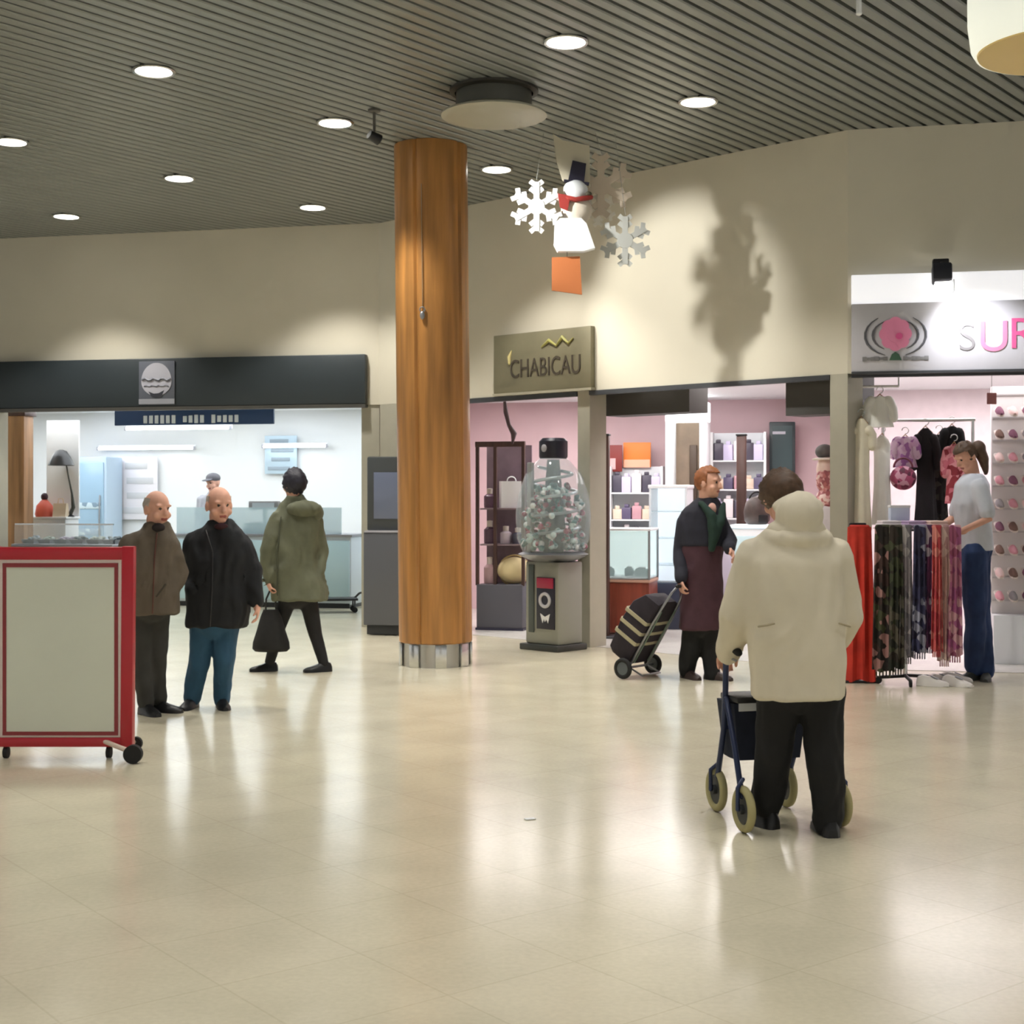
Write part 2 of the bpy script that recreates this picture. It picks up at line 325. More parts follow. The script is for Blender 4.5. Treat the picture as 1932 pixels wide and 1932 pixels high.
# ------------------------------------------------------------------ wooden column
Y = 12.72; cx = XY(822, Y); t = thing('column', 'round wooden clad column with a steel foot in the middle of the hall', 'column', (cx, Y, 0))
prof = []; R0 = .325
n = 96; rings = []
for z in (.205, .215, 1.2, 2.4, 3.6, HC - .012, HC - .002):
    r = []
    for k in range(n):
        a = 2 * PI * k / n; rr = R0 + (0 if z > .21 else -.01)
        for g in (-PI / 2 - .42, -PI / 2 + .92, PI / 2 - .4, PI / 2 + .9):
            dd = abs((a - g + PI) % (2 * PI) - PI)
            if dd < .035: rr -= .018
        lean = (z - .2) / 4.4 * -.045
        r.append(Vector((rr * math.cos(a) + lean, rr * math.sin(a), z)))
    rings.append(r)
MB().loft(rings).build('wood_cladding', WOOD, t)
MB().lathe([(.30, 0), (.30, .205)], n=48).build('plinth', mat('foot steel', (178, 176, 170), .3, .9), t)
m = MB()
for k in range(8):
    a = 2 * PI * k / 8 + .2; m.box((.312 * math.cos(a), .312 * math.sin(a), .1), (.02, .10, .2), rz=a, bev=.004)
m.build('foot_plates', mat('foot plate steel', (205, 206, 204), .2, 1), t)
th = -PI / 2 - .20
q = lambda z, r=.335: Vector((r * math.cos(th) - .045 * (z - .2) / 4.4, r * math.sin(th), z))
MB().tube([q(4.2), q(3.6), q(3.1)], .004, 6).build('cord', mat('thin cord', (150, 130, 105), .6), t)
MB().ell(q(3.06, .345), (.022, .014, .035)).torus(q(3.11, .343), .022, .005, 'Y').build('hook', STEEL, t)

# ------------------------------------------------------------------ shop fascias and signs
# charcoal fascia, left shop
u0, u1 = -9.0, uL(694); t = thing('fascia_sign', 'long charcoal fascia board over the bright left shop, grey emblem on it', 'shop sign', M((u0 + u1) / 2, 0), ANG)
L = u1 - u0
MB().span((-L / 2, -.10, 2.54), (L / 2, -.004, 3.105), bev=.012).build('board', CHAR, t)
MB().span((-L / 2, -.108, 2.50), (L / 2, -.0, 2.538)).build('lower_lip', mat('lip grey', (76, 74, 70), .5), t)
ux = uL(304) - (u0 + u1) / 2; zc = 2.815
MB().span((ux - .225, -.118, zc - .255), (ux + .225, -.10, zc + .255), bev=.004).build('emblem_plate', mat('emblem slate', (92, 96, 106), .5), t)
poly = [(ux + .19 * math.cos(a), zc + .02 + .215 * math.sin(a)) for a in [PI * k / 20 for k in range(21)]] + [(ux + .19 * math.cos(a), zc + .02 + .17 * math.sin(a)) for a in [PI + PI * k / 20 for k in range(1, 20)]]
e = MB().prism(poly, -.126, -.118).build('emblem_badge', LGREY, t)
MB().tube([(ux - .17 + .034 * k, -.127, zc + .04 + .014 * math.sin(k * 1.9)) for k in range(11)], .016, 6).build('emblem_lettering', mat('emblem mid grey', (112, 114, 126), .5), t)
MB().tube([(ux - .15 + .03 * k, -.127, zc - .035 + .008 * math.sin(k * 2.3)) for k in range(11)], .009, 6).build('emblem_lettering', mat('emblem mid grey', (112, 114, 126), .5), t)
MB().prism([(ux - .10, zc - .10), (ux - .03, zc - .125), (ux + .03, zc - .12), (ux + .10, zc - .085), (ux + .07, zc - .15), (ux, zc - .175), (ux - .06, zc - .155)], -.128, -.124).build('emblem_crescent', mat('emblem dark', (52, 54, 62), .5), t)  # dark crescent, part of the emblem design
MB().span((ux - .225, -.121, zc - .245), (ux + .225, -.118, zc - .185)).build('emblem_foot', mat('emblem pale', (150, 152, 160), .5), t)
# olive plaque on the angled wall
s0, s1 = sW(940), sW(1123); sm = (s0 + s1) / 2; L = s1 - s0; c = C1 + W * sm
t = thing('plaque_sign', 'olive brown shop plaque with dark capital letters on the angled wall', 'shop sign', c, WANG)
MB().span((-L / 2, -.07, 2.56), (L / 2, -.004, 3.165), bev=.006).build('board', mat('olive bronze', (134, 128, 104), .45, .2, vary=.10, scale=3), t)
MB().span((-L / 2 - .01, -.075, 2.535), (L / 2 + .01, -.004, 2.56)).build('lower_edge', mat('pale bronze', (176, 170, 150), .4), t)
text('CHABICAU', .27, mat('plaque letters', (74, 66, 54), .5), t, (.06, -.075, 2.79), 0, sx=.72)
gold = mat('dull gold', (170, 166, 96), .4)
MB().tube([(.02, -.076, 3.0), (.12, -.078, 3.06), (.22, -.078, 3.0), (.30, -.078, 3.08), (.38, -.078, 3.01), (.44, -.078, 3.06)], [.008, .018, .012, .02, .012, .006], 8).build('gold_scroll', gold, t)
MB().tube([(-.43, -.076, 2.86), (-.43, -.078, 2.93), (-.40, -.078, 2.99)], [.014, .02, .005], 8).build('gold_flame', mat('pale gold', (214, 200, 140), .4), t)
# right boutique sign
u0, u1 = U2 + .03, 10.2; um = (u0 + u1) / 2; L = u1 - u0
t = thing('boutique_sign', 'silver boutique fascia with pink flower emblem and pink letters, cut by right edge', 'shop sign', M(um, V2), ANG)
MB().span((-L / 2, -.10, 2.54), (L / 2, -.004, 3.11), bev=.004).build('board', mat('brushed silver', (206, 204, 212), .4, 0, vary=.04, scale=4), t)
MB().span((-L / 2, -.085, 3.112), (L / 2, -.004, 3.355), bev=.004).build('header_panel', mat('white header', (246, 246, 248), .4, emit=((250, 250, 255), .45)), t)  # emission added so the white header looks strongly lit
MB().span((-L / 2, -.11, 2.52), (L / 2, -.0, 2.54)).build('lower_edge', DGREY, t)
def ru(px): return uR(px) - um
fx = ru(1688); fz = 2.85; m = MB()
pink = mat('sign pink', (246, 150, 190), .4)
for k in range(8):
    a = 2 * PI * k / 8; m.disc((fx + .075 * math.cos(a), -.106 - .001 * (k % 2), fz + .085 * math.sin(a)), .058, .012)
m.disc((fx, -.11, fz), .07, .012); m.build('flower', pink, t)
MB().disc((fx + .03, -.119, fz - .02), .028, .006).build('flower_heart', mat('deep pink', (236, 96, 160), .4), t)
for s in (-1, 1):
    m = MB()
    for r, a0, a1 in ((.235, -70, 55), (.175, -60, 62)):
        pts = [(fx + s * r * math.cos(math.radians(a)) * 1.05, -.105, fz - .01 + r * .75 * math.sin(math.radians(a))) for a in [a0 + (a1 - a0) * k / 8 for k in range(9)]]
        m.tube(pts, [.003, .006, .009, .011, .012, .011, .009, .006, .003], 6)
    m.build('laurel_branch', mat('laurel grey', (92, 92, 98), .5), t)
for s in (-1, 1):
    m = MB()
    for k in range(6): m.box((fx + s * (.08 + k * .034), -.104, 2.645), (.036, .008, (.032, .024, .036)[k % 3]), bev=.001)
    m.build('small_lettering', mat('small letter grey', (128, 126, 128), .5), t)
MB().prism([(fx - .05, 2.63), (fx + .05, 2.63), (fx + .03, 2.68), (fx, 2.70), (fx - .03, 2.68)], -.112, -.10).build('leaf', mat('leaf green', (70, 104, 84), .5), t)
text('S', .33, mat('letter grey', (150, 146, 150), .5), t, (ru(1822), -.105, 2.80), name='letter', label='thin grey letter S', off=-.004)
text('U', .36, pink, t, (ru(1872), -.105, 2.80), name='letter', label='pink letter U')
text('R', .36, mat('hot pink', (240, 104, 164), .4), t, (ru(1925), -.105, 2.82), name='letter', label='hot pink letter R')
# spotlight over the boutique sign
c = M(uR(1772), V2 - .09); t = thing('sign_spotlight', 'black spotlight on an arm above the silver boutique sign', 'spotlight', c, ANG)
MB().box((.0, -.04, 3.43), (.13, .08, .055), bev=.01).build('bracket', BLACK, t); MB().tube([(0, -.06, 3.42), (0, -.19, 3.40)], .012, 8).build('arm', BLACK, t)
MB().box((-.005, -.22, 3.31), (.155, .15, .15), bev=.02, rot=Matrix.Rotation(-.25, 3, 'X')).build('lamp_head', mat('lamp charcoal', (44, 46, 56), .5), t)
MB().box((0.005, -.19, 3.225), (.13, .12, .01), rot=Matrix.Rotation(-.25, 3, 'X')).build('lens', LAMP, t)
MB().box((.09, -.17, 3.215), (.012, .10, .10), bev=.004).build('barn_door', mat('lamp pale', (190, 192, 196), .4), t)
tl = Vector((.27, -.10, 2.72)); light('lamp', 'SPOT', (.06, -.50, 3.22), 36, (.97, .98, 1), target=tl, parent=t, spot_size=math.radians(96), spot_blend=.9, shadow_soft_size=.03)
# ------------------------------------------------------------------ people
SKIN = mat('skin', (222, 170, 148), .75, vary=.06, scale=9); LIPS = mat('lips', (160, 84, 78), .5); EYE = mat('eye', (40, 32, 30), .3)
def fabric(name, rgb, vary=.12, scale=9, bump=.5, rough=.85): return mat(name, rgb, rough, vary=vary, scale=scale, bump=bump)
def head_parts(mb, c, yaw, pitch=0, s=1.0):
    """skull, jaw, nose, ears, brow and chin around head centre c; yaw 0 looks at -Y, pitch tips the face down"""
    R = Matrix.Rotation(yaw, 3, 'Z') @ Matrix.Rotation(pitch, 3, 'X')
    f = lambda x, y, z: c + R @ Vector((x * s, y * s, z * s))
    e = lambda p, r: mb.ell(f(*p), [k * s for k in r], R)
    e((0, .012, .022), (.074, .094, .092)); e((0, -.018, -.03), (.060, .070, .085)); e((0, -.055, -.088), (.030, .026, .022))
    e((0, -.086, -.012), (.0135, .02, .026)); e((0, -.098, -.027), (.0155, .017, .013))
    for k in (-1, 1):
        e((k * .076, .012, -.01), (.012, .022, .034)); e((k * .03, -.070, .027), (.028, .013, .010)); e((k * .042, -.05, -.035), (.026, .026, .024))
    e((0, -.077, -.058), (.026, .012, .012))
    return R, f
def paint_face(me, f, s):
    for p in me.polygons:
        c = p.center
        for k in (-1, 1):
            if (c - f(k * .031, -.078, .008)).length < .0105 * s: p.material_index = 1
        d = c - f(0, -.09, -.058)
        if abs(d.z) < .008 * s and d.length < .026 * s: p.material_index = 2
def hand(mb, wrist, d, n, thumb, s=1.0, curl=.5):
    """palm, four separate bent fingers and a thumb; d = finger direction, n = palm normal (fingers curl towards it), thumb = side of the thumb"""
    d = Vector(d).normalized(); n = Vector(n); n = (n - d * n.dot(d)).normalized(); t = d.cross(n).normalized()
    if t.dot(Vector(thumb)) < 0: t = -t
    R = Matrix((t, n, d)).transposed(); pc = wrist + d * .045 * s
    mb.ell(pc, (.042 * s, .017 * s, .054 * s), R); mb.tube([wrist - d * .03 * s, pc], [.026 * s, .027 * s], 10)
    for i, L in enumerate((.070, .078, .072, .056)):
        o = pc + d * .042 * s + t * (.030 - .0205 * i) * s - n * .0 ; pts = [pc + t * (.024 - .017 * i) * s, o]; a = 0; p = o
        for k, q in enumerate((.45, .32, .23)):
            a += curl * (.55, .8, .6)[k]; p = p + (d * math.cos(a) + n * math.sin(a)) * L * q * s; pts.append(p)
        mb.tube(pts, [.0095 * s, .0095 * s, .009 * s, .0082 * s, .0072 * s], 8)
    b = pc - d * .02 * s + t * .03 * s
    mb.tube([pc - d * .025 * s + t * .012 * s, b + t * .012 * s + d * .02 * s, b + t * .020 * s + d * .048 * s + n * .014 * s, b + t * .016 * s + d * .068 * s + n * .03 * s * (0.4 + curl)], [.014 * s, .0125 * s, .0105 * s, .0085 * s], 8)
def torso_rings(mb, J, rings, depth, yaw=0, n=28, k=1.0):
    L = []
    ca, sa = math.cos(yaw), math.sin(yaw)
    for py, px, hw, dp, dy in rings:
        c = J(px, py, dy); a = hw * J.m * k; b = dp * k; r = []
        for i in range(n):
            t = 2 * PI * i / n; x, y = math.cos(t), math.sin(t)
            x = math.copysign(abs(x) ** .85, x); y = math.copysign(abs(y) ** .85, y)
            r.append(c + Vector((x * a, y * b, 0)))
        L.append(r)
    mb.loft(L)
def shoe(name, ankle, yaw, m, parent, L=.27, pitch=0, sole=None):
    """one shoe: heel under the ankle, toe pointing along yaw (0 = towards the viewer)"""
    R = Matrix.Rotation(yaw, 3, 'Z') @ Matrix.Rotation(pitch, 3, 'X'); base = Vector((ankle.x, ankle.y, 0 if not pitch else ankle.z - .075)); secs = []
    for y, w_, h in ((.075, .022, .05), (.06, .036, .075), (.02, .041, .088), (-.03, .041, .080), (-.08, .044, .060), (-.13, .045, .048), (-.17, .036, .04), (-.195, .018, .026)):
        y *= L / .27; ring = []
        for x, z in ((-1, .006), (-1.02, .02), (-.92, .55), (-.5, .95), (0, 1), (.5, .95), (.92, .55), (1.02, .02), (1, .006), (0, .006)):
            ring.append(base + R @ Vector((x * w_, y, (z * h if z > .01 else .001))))
        secs.append(ring)
    return MB().loft(secs).build(name, m, parent)
class Joints:
    def __init__(s, px0, Y): s.px0, s.Y, s.m = px0, Y, Y / F
    def __call__(s, px, py, dy=0): return Vector(((px - s.px0) * s.m, dy, H - (py - HOR) * s.m))
def figure(label, Y, px0, head, torso, arms, legs, hands, tops, trousers, shoes, cat='person', skin=None, voxel=.0075, hs=1.0, bare=1.0):
    J = Joints(px0, Y); t = thing('person', label, cat, (XY(px0, Y), Y, 0)); mb = MB()
    hx, hy, hdy, yaw, pitch = head; hc = J(hx, hy, hdy); R, f = head_parts(mb, hc, yaw, pitch, hs)
    # neck and slim trunk inside the clothes, limbs, hands: one continuous body
    n0 = J(torso[0][1], torso[0][0], torso[0][4]); mb.tube([hc + R @ Vector((0, .02, -.06)) * hs, n0 + Vector((0, 0, -.05))], [.055 * hs, .062 * hs], 14)
    torso_rings(mb, J, torso[1:], .1, k=.8)
    for a in arms: pts = [J(*p) for p in a['p']]; mb.tube(pts, [.045, .038, .027], 12)
    for l in legs: pts = [J(*p) for p in l['p']]; pts[2] = pts[1].lerp(pts[2], .85); mb.tube(pts, [.07, .042, .028], 12)
    for h in hands: a = arms[h['arm']]; hand(mb, J(*a['p'][-1]), h['d'], h['n'], h['t'], h.get('s', 1.0), h.get('curl', .5))
    me = bake(mb, voxel, 2); paint = me
    solid('body', me, [skin or SKIN, EYE, LIPS], t); paint_face(me, f, hs)
    for tp in tops:                                            # jackets and coats: trunk and sleeves in one garment
        mb = MB(); torso_rings(mb, J, tp.get('rings', torso), .1)
        for a in arms:
            if tp.get('sleeves', True):
                pts = [J(*p) for p in a['p']]; r = a.get('r', (.085, .07, .058))
                if tp.get('short'): pts = [pts[0], pts[0].lerp(pts[1], .8)]; r = (r[0], r[1])
                mb.tube(pts, [x * tp.get('sr', 1) for x in r], 14)
        for c, r in tp.get('blobs', ()): mb.ell(J(*c), r)
        for pts, rr in tp.get('tubes', ()): mb.tube([J(*p) for p in pts], rr, 12)
        o = solid(tp['name'], bake(mb, tp.get('voxel', .012), 5, tp.get('fold', .020), tp.get('fscale', 5)), tp['mat'], t)
        if tp.get('label'): o['label'] = tp['label']
    if trousers:
        mb = MB(); hip = [J(*l['p'][0]) for l in legs]; c = (hip[0] + hip[-1]) / 2; mb.ell(c + Vector((0, 0, .02)), (abs(hip[0].x - hip[-1].x) / 2 + .10, .13, .13))
        for l in legs: mb.tube([J(*p) for p in l['p']], l.get('r', (.09, .072, .062)), 14)
        solid(trousers[0], bake(mb, .011, 3, trousers[2] if len(trousers) > 2 else .012, 9), trousers[1], t)
    for l in legs:
        if l.get('shoe', True): shoe('shoe', J(*l['p'][-1]), l['yaw'], shoes, t, l.get('L', .26), l.get('pitch', 0))
    return t, J, R, f, hc
def hair_cap(name, R, hc, m, parent, s=1.0, keep=None, k=1.10, rough=.006, stretch=(1, 1, 1)):
    """hair over the skull; keep(x,y,z) on the unit sphere says where hair grows (y<0 is the face side)"""
    mb = MB(); mb.ell((0, 0, 0), 1, seg=40); bm = mb.bm
    bmesh.ops.delete(bm, geom=[v for v in bm.verts if not keep(*v.co)], context='VERTS')
    for v in bm.verts:
        p = Vector((v.co.x * .076 * stretch[0], v.co.y * .096 * stretch[1], v.co.z * .096 * stretch[2])) * k
        p += v.co.normalized() * rough * mnoise.noise(v.co * 6) * 2
        v.co = hc + R @ (p + Vector((0, .012, .022))) * s
    r = bmesh.ops.solidify(bm, geom=bm.faces[:], thickness=.012)
    return mb.build(name, m, parent, smooth=60)
GREYHAIR = mat('grey hair', (188, 178, 170), .7, vary=.15, scale=40); DARKHAIR = mat('dark hair', (36, 34, 46), .55, vary=.25, scale=40); BROWNHAIR = mat('brown hair', (84, 62, 46), .6, vary=.25, scale=40); GINGER = mat('ginger hair', (150, 92, 56), .6, vary=.25, scale=40)
BSHOE = mat('black leather', (22, 22, 24), .4)
rad = math.radians
# 1 older man in a brown jacket
t, J, R, f, hc = figure('older bald man in brown jacket and dark grey trousers behind the red framed board', 9.8, 287, (297, 960, 0, rad(48), rad(6)),
    [(988, 296, 17, .075, -.01), (996, 293, 26, .09, 0), (1006, 289, 38, .105, 0), (1022, 285, 51, .12, 0), (1050, 283, 54, .135, 0), (1100, 283, 53, .145, 0), (1158, 283, 52, .14, 0)],
    [dict(p=[(246, 1030, 0), (232, 1082, .02), (240, 1140, -.03)], r=(.078, .066, .055)), dict(p=[(320, 1030, 0), (334, 1082, .04), (322, 1122, -.04)], r=(.078, .066, .058))],
    [dict(p=[(268, 1150, 0), (268, 1245, .0), (274, 1328, .02)], yaw=rad(40), r=(.085, .07, .056)), dict(p=[(296, 1150, .02), (293, 1240, .05), (291, 1322, .12)], yaw=rad(72), r=(.08, .065, .054))],
    [dict(arm=0, d=(.1, -.1, -1), n=(1, 0, 0), t=(0, -1, 0)), dict(arm=1, d=(-.55, .25, -.8), n=(-1, .2, 0), t=(0, -1, 0))],
    [dict(name='jacket', mat=fabric('brown jacket cloth', (98, 88, 76)), blobs=[((295, 992, -.005), (.088, .092, .032))]), ],
    ('trousers', fabric('charcoal trousers', (54, 54, 52))), BSHOE, hs=1.07)
hair_cap('hair', R, hc, GREYHAIR, t, 1.07, lambda x, y, z: (y > .15 and z > -.55 and z < .55) or (abs(x) > .8 and y > -.25 and -.2 < z < .5), k=1.03, rough=.003)
MB().ell(J(304, 995, -.075), (.045, .03, .032)).build('shirt_collar', fabric('dark pullover', (40, 32, 34)), t)
MB().tube([J(303, 1006, -.10), J(301, 1050, -.138), J(298, 1154, -.148)], .005, 6).build('zip', mat('zip rust', (92, 52, 42), .5), t)
MB().tube([J(322, 1100, -.145), J(306, 1122, -.155)], .007, 6).build('pocket_flap', fabric('dark pocket brown', (66, 60, 52)), t)  # pocket flap in a darker brown cloth
# 2 older man in a black jacket and blue jeans
t, J, R, f, hc = figure('older bald man in black jacket and blue jeans standing with hand on hip', 10.1, 405, (415, 953, -.02, rad(30), rad(8)),
    [(984, 415, 18, .08, 0), (990, 414, 28, .09, 0), (1000, 413, 42, .11, 0), (1018, 412, 58, .125, 0), (1060, 414, 60, .145, 0), (1120, 412, 60, .15, 0), (1182, 407, 57, .14, 0)],
    [dict(p=[(368, 1026, 0), (354, 1066, .10), (372, 1112, -.08)], r=(.082, .07, .06)), dict(p=[(456, 1028, 0), (476, 1082, .0), (486, 1135, -.05)], r=(.082, .068, .056))],
    [dict(p=[(383, 1178, 0), (375, 1252, .0), (360, 1318, .03)], yaw=rad(-8), r=(.092, .076, .060)), dict(p=[(427, 1178, 0), (424, 1250, -.02), (417, 1318, .03)], yaw=rad(20), r=(.09, .076, .062))],
    [dict(arm=0, d=(.5, -.2, -.6), n=(.6, .6, 0), t=(0, -1, .4)), dict(arm=1, d=(.15, -.1, -1), n=(-1, -.2, 0), t=(0, -1, 0), curl=.7)],
    [dict(name='jacket', mat=fabric('black jacket cloth', (26, 28, 32), vary=.2), blobs=[((414, 987, .0), (.09, .095, .03))])],
    ('jeans', fabric('teal blue denim', (46, 84, 112))), BSHOE, hs=1.12)
hair_cap('hair', R, hc, GREYHAIR, t, 1.12, lambda x, y, z: (y > .2 and -.5 < z < .45) or (abs(x) > .82 and y > -.2 and -.2 < z < .4), k=1.025, rough=.003)
MB().ell(J(422, 993, -.085), (.05, .03, .026)).build('shirt_collar', fabric('maroon pullover', (58, 28, 34)), t)
MB().tube([J(395, 1000, -.11), J(410, 1040, -.155), J(409, 1110, -.158), J(405, 1178, -.15)], .004, 6).build('zip', mat('zip dark', (52, 50, 52), .4), t)
# 3 woman in a green hooded coat walking away with a bag
coat = fabric('olive green coat cloth', (100, 102, 82))
t, J, R, f, hc = figure('woman in olive hooded coat and black tights walking to the left, seen from behind', 12.2, 560, (554, 914, 0, rad(-132), 0),
    [(934, 556, 17, .085, 0), (946, 558, 24, .09, 0), (966, 560, 43, .115, 0), (1000, 557, 47, .14, 0), (1050, 555, 46, .15, 0), (1095, 560, 51, .17, 0), (1132, 566, 53, .18, 0)],
    [dict(p=[(527, 982, -.05), (509, 1040, -.08), (511, 1092, -.10)], r=(.085, .074, .062)), dict(p=[(592, 984, .04), (602, 1036, .08), (600, 1080, -.02)], r=(.08, .07, .06))],
    [dict(p=[(545, 1125, 0), (524, 1190, .0), (508, 1250, .03)], yaw=rad(-72), r=(.08, .056, .044), L=.24), dict(p=[(580, 1125, 0), (594, 1195, .02), (611, 1252, 0)], yaw=rad(-62), r=(.082, .06, .044), L=.25)],
    [dict(arm=0, d=(.1, 0, -1), n=(1, .2, 0), t=(.3, -1, 0), curl=1.1)],
    [dict(name='coat', mat=coat, fold=.022, blobs=[((556, 941, 0), (.09, .092, .045))]), ],
    ('tights', fabric('black tights', (30, 29, 30)), .002), BSHOE)
mb = MB(); mb.ell(J(577, 960, -.08), (.145, .10, .075)).ell(J(598, 968, -.02), (.055, .08, .075)); solid('hood', bake(mb, .01, 3, .012, 10), coat, t)
hair_cap('hair', R, hc, DARKHAIR, t, 1.0, lambda x, y, z: not (y < -.55 and z < .55) and z > -.97, k=1.17, rough=.007, stretch=(1, 1, 1.12))
MB().tube([J(535, 975, -.13), J(528, 1040, -.155), J(530, 1120, -.18)], .006, 6).build('coat_seam', fabric('coat seam', (70, 72, 56)), t)
bag = thing('shopping_bag', 'black soft shopping bag hanging from the hand of the woman in olive coat', 'bag', (XY(511, 12.1), 12.1, 0))
J2 = Joints(511, 12.1); r = []
for py, hw, d in ((1150, 14, .03), (1165, 20, .05), (1190, 27, .075), (1212, 34, .09), (1224, 35, .09), (1229, 30, .07)):
    c = J2(511, py, 0); r.append([c + Vector((hw * J2.m * math.cos(a) * (1 + .06 * math.sin(3 * a)), d * math.sin(a), 0)) for a in [2 * PI * k / 28 for k in range(28)]])
MB().loft(r).build('sack', fabric('black bag nylon', (24, 23, 22), .2, 14), bag)
for s in (-1, 1): MB().tube([J2(511 + s * 9, 1152, s * .02), J2(511 + s * 8, 1130, s * .02), J2(512 + s * 2, 1113, s * .006)], .008, 8).build('handle', BLACK, bag)
# 4 woman in a burgundy coat with a shopping trolley
bur = fabric('burgundy coat cloth', (74, 46, 56), vary=.15)
t, J, R, f, hc = figure('ginger haired woman in dark burgundy coat holding a shopping trolley', 11.74, 1322, (1337, 911, -.03, rad(58), rad(4)),
    [(940, 1334, 16, .08, 0), (949, 1332, 26, .09, 0), (966, 1327, 42, .115, 0), (1010, 1325, 42, .14, 0), (1060, 1323, 40, .14, 0), (1120, 1323, 41, .15, 0), (1187, 1322, 41, .16, 0)],
    [dict(p=[(1293, 984, 0), (1284, 1042, .0), (1281, 1090, -.14)], r=(.075, .064, .052)), dict(p=[(1356, 984, 0), (1374, 1022, -.08), (1368, 1034, -.22)], r=(.075, .066, .05))],
    [dict(p=[(1306, 1180, 0), (1303, 1225, .0), (1297, 1264, .02)], yaw=rad(25), r=(.085, .08, .07)), dict(p=[(1338, 1180, 0), (1340, 1228, -.02), (1342, 1272, -.06)], yaw=rad(50), r=(.085, .082, .072))],
    [dict(arm=0, d=(.0, -.1, -1), n=(1, .2, 0), t=(.2, -1, 0), curl=1.0), dict(arm=1, d=(.25, -.6, -.5), n=(-.6, -.2, -.4), t=(0, -.2, 1), curl=.6)],
    [dict(name='coat', mat=bur, sleeves=False, fold=.012), dict(name='shawl_jacket', mat=fabric('dark navy cloth', (34, 34, 46), vary=.2), fold=.008,
      rings=[(939, 1335, 18, .09, 0), (948, 1332, 28, .10, 0), (966, 1327, 43, .125, 0), (1000, 1325, 45, .15, 0), (1030, 1324, 43, .152, 0)])],
    ('trousers', fabric('black trousers', (24, 24, 24))), mat('brown shoe leather', (58, 44, 40), .5), hs=1.08)
hair_cap('hair', R, hc, GINGER, t, 1.08, lambda x, y, z: not (y < -.25 and z < .5) and z > -.45 - .3 * (y > .3), k=1.13, rough=.006)
mb = MB().tube([J(1320, 950, -.10), J(1338, 972, -.15), J(1342, 1010, -.165), J(1338, 1035, -.16)], [.03, .042, .045, .03], 10).tube([J(1362, 950, -.09), J(1354, 985, -.155), J(1346, 1020, -.165)], [.02, .035, .02], 10)
solid('scarf', bake(mb, .01, 3, .01, 12), fabric('dark green scarf', (28, 52, 44)), t)
MB().ell(J(1340, 960, -.115), (.035, .02, .05)).build('collar', fabric('pale pink collar', (214, 168, 156)), t)
# 5 woman in a cream coat, seen from behind
cream = fabric('cream coat cloth', (218, 209, 188), vary=.06, scale=4, bump=.3)
t, J, R, f, hc = figure('woman in long cream hooded coat and black trousers pushing a wheeled walker, back to us', 6.36, 1500, (1484, 938, .13, rad(186), rad(24)),
    [(985, 1497, 30, .09, .06), (1003, 1500, 52, .12, .04), (1022, 1500, 78, .135, .02), (1060, 1499, 92, .155, 0), (1120, 1498, 94, .17, 0), (1180, 1500, 92, .18, 0), (1240, 1503, 89, .185, 0), (1314, 1502, 87, .19, 0)],
    [dict(p=[(1424, 1055, .03), (1396, 1165, .06), (1389, 1240, .22)], r=(.088, .086, .066)), dict(p=[(1577, 1052, .03), (1597, 1165, .06), (1586, 1232, .22)], r=(.088, .086, .066))],
    [dict(p=[(1472, 1300, 0), (1464, 1430, .06), (1454, 1526, .12)], yaw=rad(212), r=(.10, .085, .072), L=.25), dict(p=[(1550, 1300, -.02), (1554, 1440, -.03), (1560, 1545, -.03)], yaw=rad(184), r=(.10, .088, .072), L=.26)],
    [dict(arm=0, d=(-.05, .75, -.35), n=(.1, -.3, -1), t=(1, .2, .1), curl=.95), dict(arm=1, d=(0, .8, -.3), n=(0, -.3, -1), t=(-1, .2, .1), curl=.95)],
    [dict(name='coat', mat=cream, fold=.013, fscale=4, blobs=[((1502, 1015, -.02), (.16, .13, .06))])],
    ('trousers', fabric('black wide trousers', (20, 20, 21))), BSHOE, voxel=.006)
mb = MB().ell(J(1502, 972, -.06), (.105, .095, .108)).ell(J(1500, 1000, -.03), (.13, .11, .06)).tube([J(1466, 955, -.02), J(1500, 938, -.06), J(1538, 955, -.03)], [.03, .036, .03], 10)
solid('hood', bake(mb, .009, 4, .008, 7), cream, t)
hair_cap('hair', R, hc, BROWNHAIR, t, 1.0, lambda x, y, z: not (y < -.5 and z < .4) and z > -.75, k=1.14, rough=.006)
cs = fabric('coat stitching', (158, 148, 122))
for x0, x1, y0, y1 in ((1420, 1446, 1176, 1170), (1568, 1594, 1170, 1178)): MB().tube([J(x0, y0, -.155), J((x0 + x1) / 2, (y0 + y1) / 2, -.178), J(x1, y1, -.18)] if x0 < 1500 else [J(x0, y0, -.165), J((x0 + x1) / 2, (y0 + y1) / 2, -.14), J(x1, y1, -.10)], .005, 6).build('pocket_flap', cs, t)
